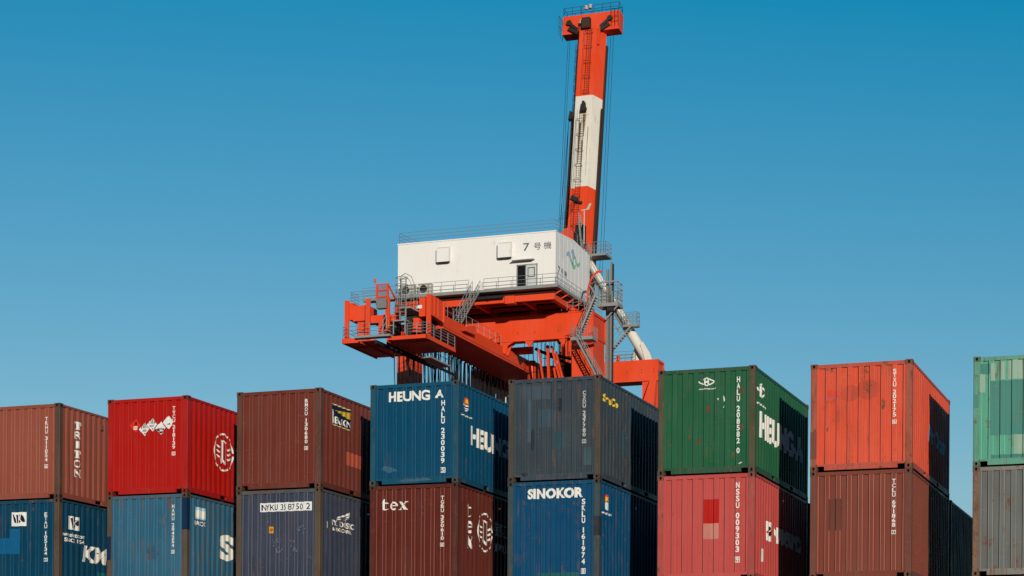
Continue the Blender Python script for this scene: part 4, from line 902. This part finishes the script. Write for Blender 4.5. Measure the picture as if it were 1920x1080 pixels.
# ladders up the boom
q = Q()
for x_ in (.0, .55):
    q.tube([bp(x_, s_of(76.6), -.12), bp(x_, sd_, -.12)], .022, 4); q.tube([bp(x_-.35, 14.5, -.12), bp(x_-.35, s_of(74.5), -.12)], .022, 4)
for i in range(32): q.tube([bp(0, s_of(76.6)+i*.26, -.12), bp(.55, s_of(76.6)+i*.26, -.12)], .012, 4)
for i in range(60): q.tube([bp(-.35, 15+i*.28, -.12), bp(.2, 15+i*.28, -.12)], .012, 4)
for i in range(5):
    s_ = s_of(76.7)+i*1.85
    q.tube([bp(-.08, s_, -.05), bp(-.08, s_, -.75), bp(.63, s_, -.75), bp(.63, s_, -.05)], .026, 4)
for i in range(9):
    s_ = 15.5+i*1.85
    q.tube([bp(-.43, s_, -.05), bp(-.43, s_, -.75), bp(.28, s_, -.75), bp(.28, s_, -.05)], .026, 4)
for x_ in (-.08, .63): q.tube([bp(x_, s_of(76.7), -.75), bp(x_, sd_, -.75)], .016, 4)
for x_ in (-.43, .28): q.tube([bp(x_, 15.5, -.75), bp(x_, s_of(74.4), -.75)], .016, 4)
q.build('boom_ladder', SOOT)
q = Q()
for i in range(22):
    s_ = 14+i*1.2; q.tube([bp(-1.5, s_, .6), bp(-1.42, s_, .1), bp(-1.0, s_, -.12)], .022, 4); q.tube([bp(-1.42, s_, .1), bp(-1.0, s_+1.2, -.12)], .02, 4)
q.tube([bp(-1.42, 14, .1), bp(-1.42, 40.2, .1)], .026, 4); q.tube([bp(-1.0, 14, -.14), bp(-1.0, 40.2, -.14)], .022, 4); q.build('boom_walkway_rail', SOOT)
q = Q(); q.hexa([bp(-.9, 15, -.35), bp(-.5, 15, -.35), bp(-.5, 15, -.02), bp(-.9, 15, -.02), bp(-.72, 30.6, -.3), bp(-.45, 30.6, -.3), bp(-.45, 30.6, -.02), bp(-.72, 30.6, -.02)]); 
q.build('stay_bar', WHT)
q = Q(); q.hexa([bp(-.95, 13, -.45), bp(-.4, 13, -.45), bp(-.4, 13, -.02), bp(-.95, 13, -.02), bp(-.9, 22, -.37), bp(-.46, 22, -.37), bp(-.46, 22, -.02), bp(-.9, 22, -.02)]); q.build('stay_bar', ORG)
q = Q(); q.prism([(-.25, 0), (.25, 0), (.12, 1.2), (-.12, 1.2)], lambda a, b: bp(.15+a, s_of(74.3)+b, -.02), -nb*.7); q.tube([bp(-.15, s_of(74.6), -.4), bp(.5, s_of(74.6), -.4)], .22, 8); q.build('sheave_bracket', DKG)
q = Q(); q.prism([(-.25, 0), (.2, .2), (.3, .9), (-.1, 1.1)], lambda a, b: bp(-1.35+a, s_of(73.4)+b, -.02), -nb*.6); q.build('sheave_bracket', DKG)
q = Q(); q.tube([bp(-.6, 20.5, -.3), bp(.6, 20.2, -.3)], .14, 8); q.prism([(-.5, 0), (.3, -.3), (.5, .1), (-.3, .5)], lambda a, b: bp(-.3+a, 20.6+b, -.3), -nb*.3); q.build('sheave_bracket', DKG)
# head of the boom
q = Q()
h0, h1 = sd_, s_of(86.75)
q.hexa([bp(-3.35, h0-.1, .5), bp(3.6, h0-.1, .5), bp(3.6, h0-.1, 2.0), bp(-3.35, h0-.1, 2.0), bp(-3.35, h1, .5), bp(3.6, h1, .5), bp(3.6, h1, 2.0), bp(-3.35, h1, 2.0)])
q.hexa([bp(-1.0, h0, 0.002), bp(1.0, h0, 0.002), bp(1.6, h0, .499), bp(-1.6, h0, .499), bp(-1.0, h0+.55, .002), bp(1.0, h0+.55, .002), bp(1.6, h0+.55, .499), bp(-1.6, h0+.55, .499)])
head = q.build('boom_head', ORG)
q = Q()
for a, b in ((-3.3, -1.2), (-1.1, 0.2), (.4, 3.5)):
    L0 = bp(a, h1, .55); L1 = bp(b, h1, .55); q.rail([L0, L1], 1.0, .95, .03, (.55,))
q.rail([bp(-3.3, h1, .55), bp(-3.3, h1, 1.9), bp(3.5, h1, 1.9), bp(3.5, h1, .55)], 1.0, 1.0, .03, (.55,)); q.rail([bp(-3.75, h0-.2, .5), bp(-3.75, h0-.2, 1.8)], 2.4, .8, .03, (1.2,)); q.rail([bp(2.7, h0+.2, .42), bp(3.55, h0+.2, .42)], 2.0, .4, .025, (.6, 1.2)); q.build('head_railing', SOOT, head)
q = Q(); q.box(*[v for v in (bp(-.6, h0, 0).x, bp(.35, h0, 0).x, bp(0, h0, -.6).y, bp(0, h0, .1).y, bp(0, h0, 0).z+.0, bp(0, h0, 0).z+1.2)]); q.build('winch', SOOT, head)
q = Q()
for x_, z_ in ((-.9, .9), (-.35, 2.6), (.15, 2.7)): q.tube([bp(x_, h0+z_-.2, -.1), bp(x_, h0+z_+.25, -.1)], .2, 8)
q.build('head_lamp', plain('lamp_housing', (190, 176, 160), .5), head)
for sx in (-1, 1):
    q = Q()
    q.bar(bp(sx*1.4, h0+.3, .3), bp(sx*2.6, h0+1.3, .3), .3, .3); q.bar(bp(sx*1.3, h0-.2, .3), bp(sx*2.5, h0+.5, .3), .35, .35); q.tube([bp(sx*2.5, h0+1.2, .15), bp(sx*2.5, h0+1.2, .6)], .32, 10); q.build('sheave_block', DKG, head)
q = Q(); q.bar(bp(1.35, h0+.2, .2), bp(1.3, h0-2.0, .2), .22); q.build('head_stay', ORG, head)
# ropes
q = Q()
for dx, n_ in ((-2.75, 1.0), (-2.55, 1.1)): q.tube([bp(dx, h0, n_), bp(dx+.1, 15, n_+.4)], .022, 4)
for dx, n_ in ((2.5, 1.0), (2.8, 1.1)): q.tube([bp(dx, h0, n_), bp(dx+.1, 8, n_+.6)], .022, 4)
for i in range(3): q.tube([bp(-1.75, s_of(73.6)-i*.6, .1), (-75.35+.28*i, 216.8, 58.4)], .022, 4)
q.build('hoist_rope', BLK2)
q = Q()
for i in range(4): q.tube([bp(-.55+.2*i, 20.5, -.3), (-75.4+.3*i, 216.6, 60.0)], .02, 4)
q.build('stay_rope', BLK2)


# ------------------------------------------------------------------ ground
def ground():
    mb = MB(); s = 4000; mb.add([(-s,-s,0),(s,-s,0),(s,s,0),(-s,s,0)], [(0,1,2,3)])
    m = bpy.data.materials.new('yard_asphalt'); m.use_nodes = True; nt = m.node_tree; b = nt.nodes['Principled BSDF']
    tc = N(nt, 'ShaderNodeTexCoord'); a = N(nt, 'ShaderNodeTexNoise'); a.inputs['Scale'].default_value = .35; a.inputs['Detail'].default_value = 8
    nt.links.new(tc.outputs['Object'], a.inputs['Vector']); x = N(nt, 'ShaderNodeMix', data_type='RGBA'); nt.links.new(a.outputs[0], x.inputs[0])
    x.inputs[6].default_value = (.032, .032, .034, 1); x.inputs[7].default_value = (.062, .060, .057, 1); nt.links.new(x.outputs[2], b.inputs['Base Color'])
    b.inputs['Roughness'].default_value = .85
    o = mb.build('ground', m); o['kind'] = 'structure'
ground()

# ------------------------------------------------------------------ light, sky, camera
SUN_AZ, SUN_EL = R(150.3), R(7.2)
sv = Vector((math.sin(SUN_AZ)*math.cos(SUN_EL), math.cos(SUN_AZ)*math.cos(SUN_EL), math.sin(SUN_EL)))
sun = bpy.data.lights.new('sun', 'SUN'); sun.energy = 5.0; sun.angle = R(.5); sun.color = (1, .91, .80)
so = bpy.data.objects.new('sun', sun); C.objects.link(so); so.rotation_euler = (-sv).to_track_quat('-Z', 'Y').to_euler(); so.location = sv*300
w = bpy.data.worlds.new('World'); scene.world = w; w.use_nodes = True; nt = w.node_tree
bg = nt.nodes['Background']; sky = N(nt, 'ShaderNodeTexSky', sky_type='NISHITA'); sky.sun_disc = False
sky.sun_elevation = SUN_EL; sky.sun_rotation = SUN_AZ; sky.altitude = 0; sky.air_density = 1.0; sky.dust_density = .3; sky.ozone_density = 3.0
# grade of the clear winter sky: deeper blue overhead, pale teal towards the horizon
sep = N(nt, 'ShaderNodeSeparateColor'); com = N(nt, 'ShaderNodeCombineColor'); nt.links.new(sky.outputs[0], sep.inputs[0])
for i, (a, b_, lo, hi) in enumerate(((2.0, -1.72, .035, 3.2), (1.3, -.06, .1, 4.8), (1.05, 1.02, .5, 6.4))):
    m1 = N(nt, 'ShaderNodeMath', operation='MULTIPLY_ADD'); m1.inputs[1].default_value = a; m1.inputs[2].default_value = b_
    m2 = N(nt, 'ShaderNodeClamp'); m2.inputs[1].default_value = lo; m2.inputs[2].default_value = hi
    nt.links.new(sep.outputs[i], m1.inputs[0]); nt.links.new(m1.outputs[0], m2.inputs[0]); nt.links.new(m2.outputs[0], com.inputs[i])
nt.links.new(com.outputs[0], bg.inputs['Color']); bg.inputs['Strength'].default_value = .1

cam = bpy.data.cameras.new('camera'); co = bpy.data.objects.new('camera', cam); C.objects.link(co); scene.camera = co
cam.sensor_fit = 'HORIZONTAL'; cam.sensor_width = 36; cam.lens = 3827.07/1920*36
cam.shift_y = (1413.96-540)/1920; cam.clip_start = .5; cam.clip_end = 9000
co.matrix_world = Matrix.Translation((0, 0, CAMZ)) @ Matrix.Rotation(.35576, 4, 'Z') @ Matrix.Rotation(R(90), 4, 'X') @ Matrix.Rotation(.00717, 4, 'Z')
vs_ = scene.view_settings; scene.display_settings.display_device = 'sRGB'
vs_.view_transform = 'Standard'; vs_.look = 'None'; vs_.exposure = 0; vs_.gamma = 1; vs_.use_curve_mapping = False
scene.cycles.max_bounces = 6
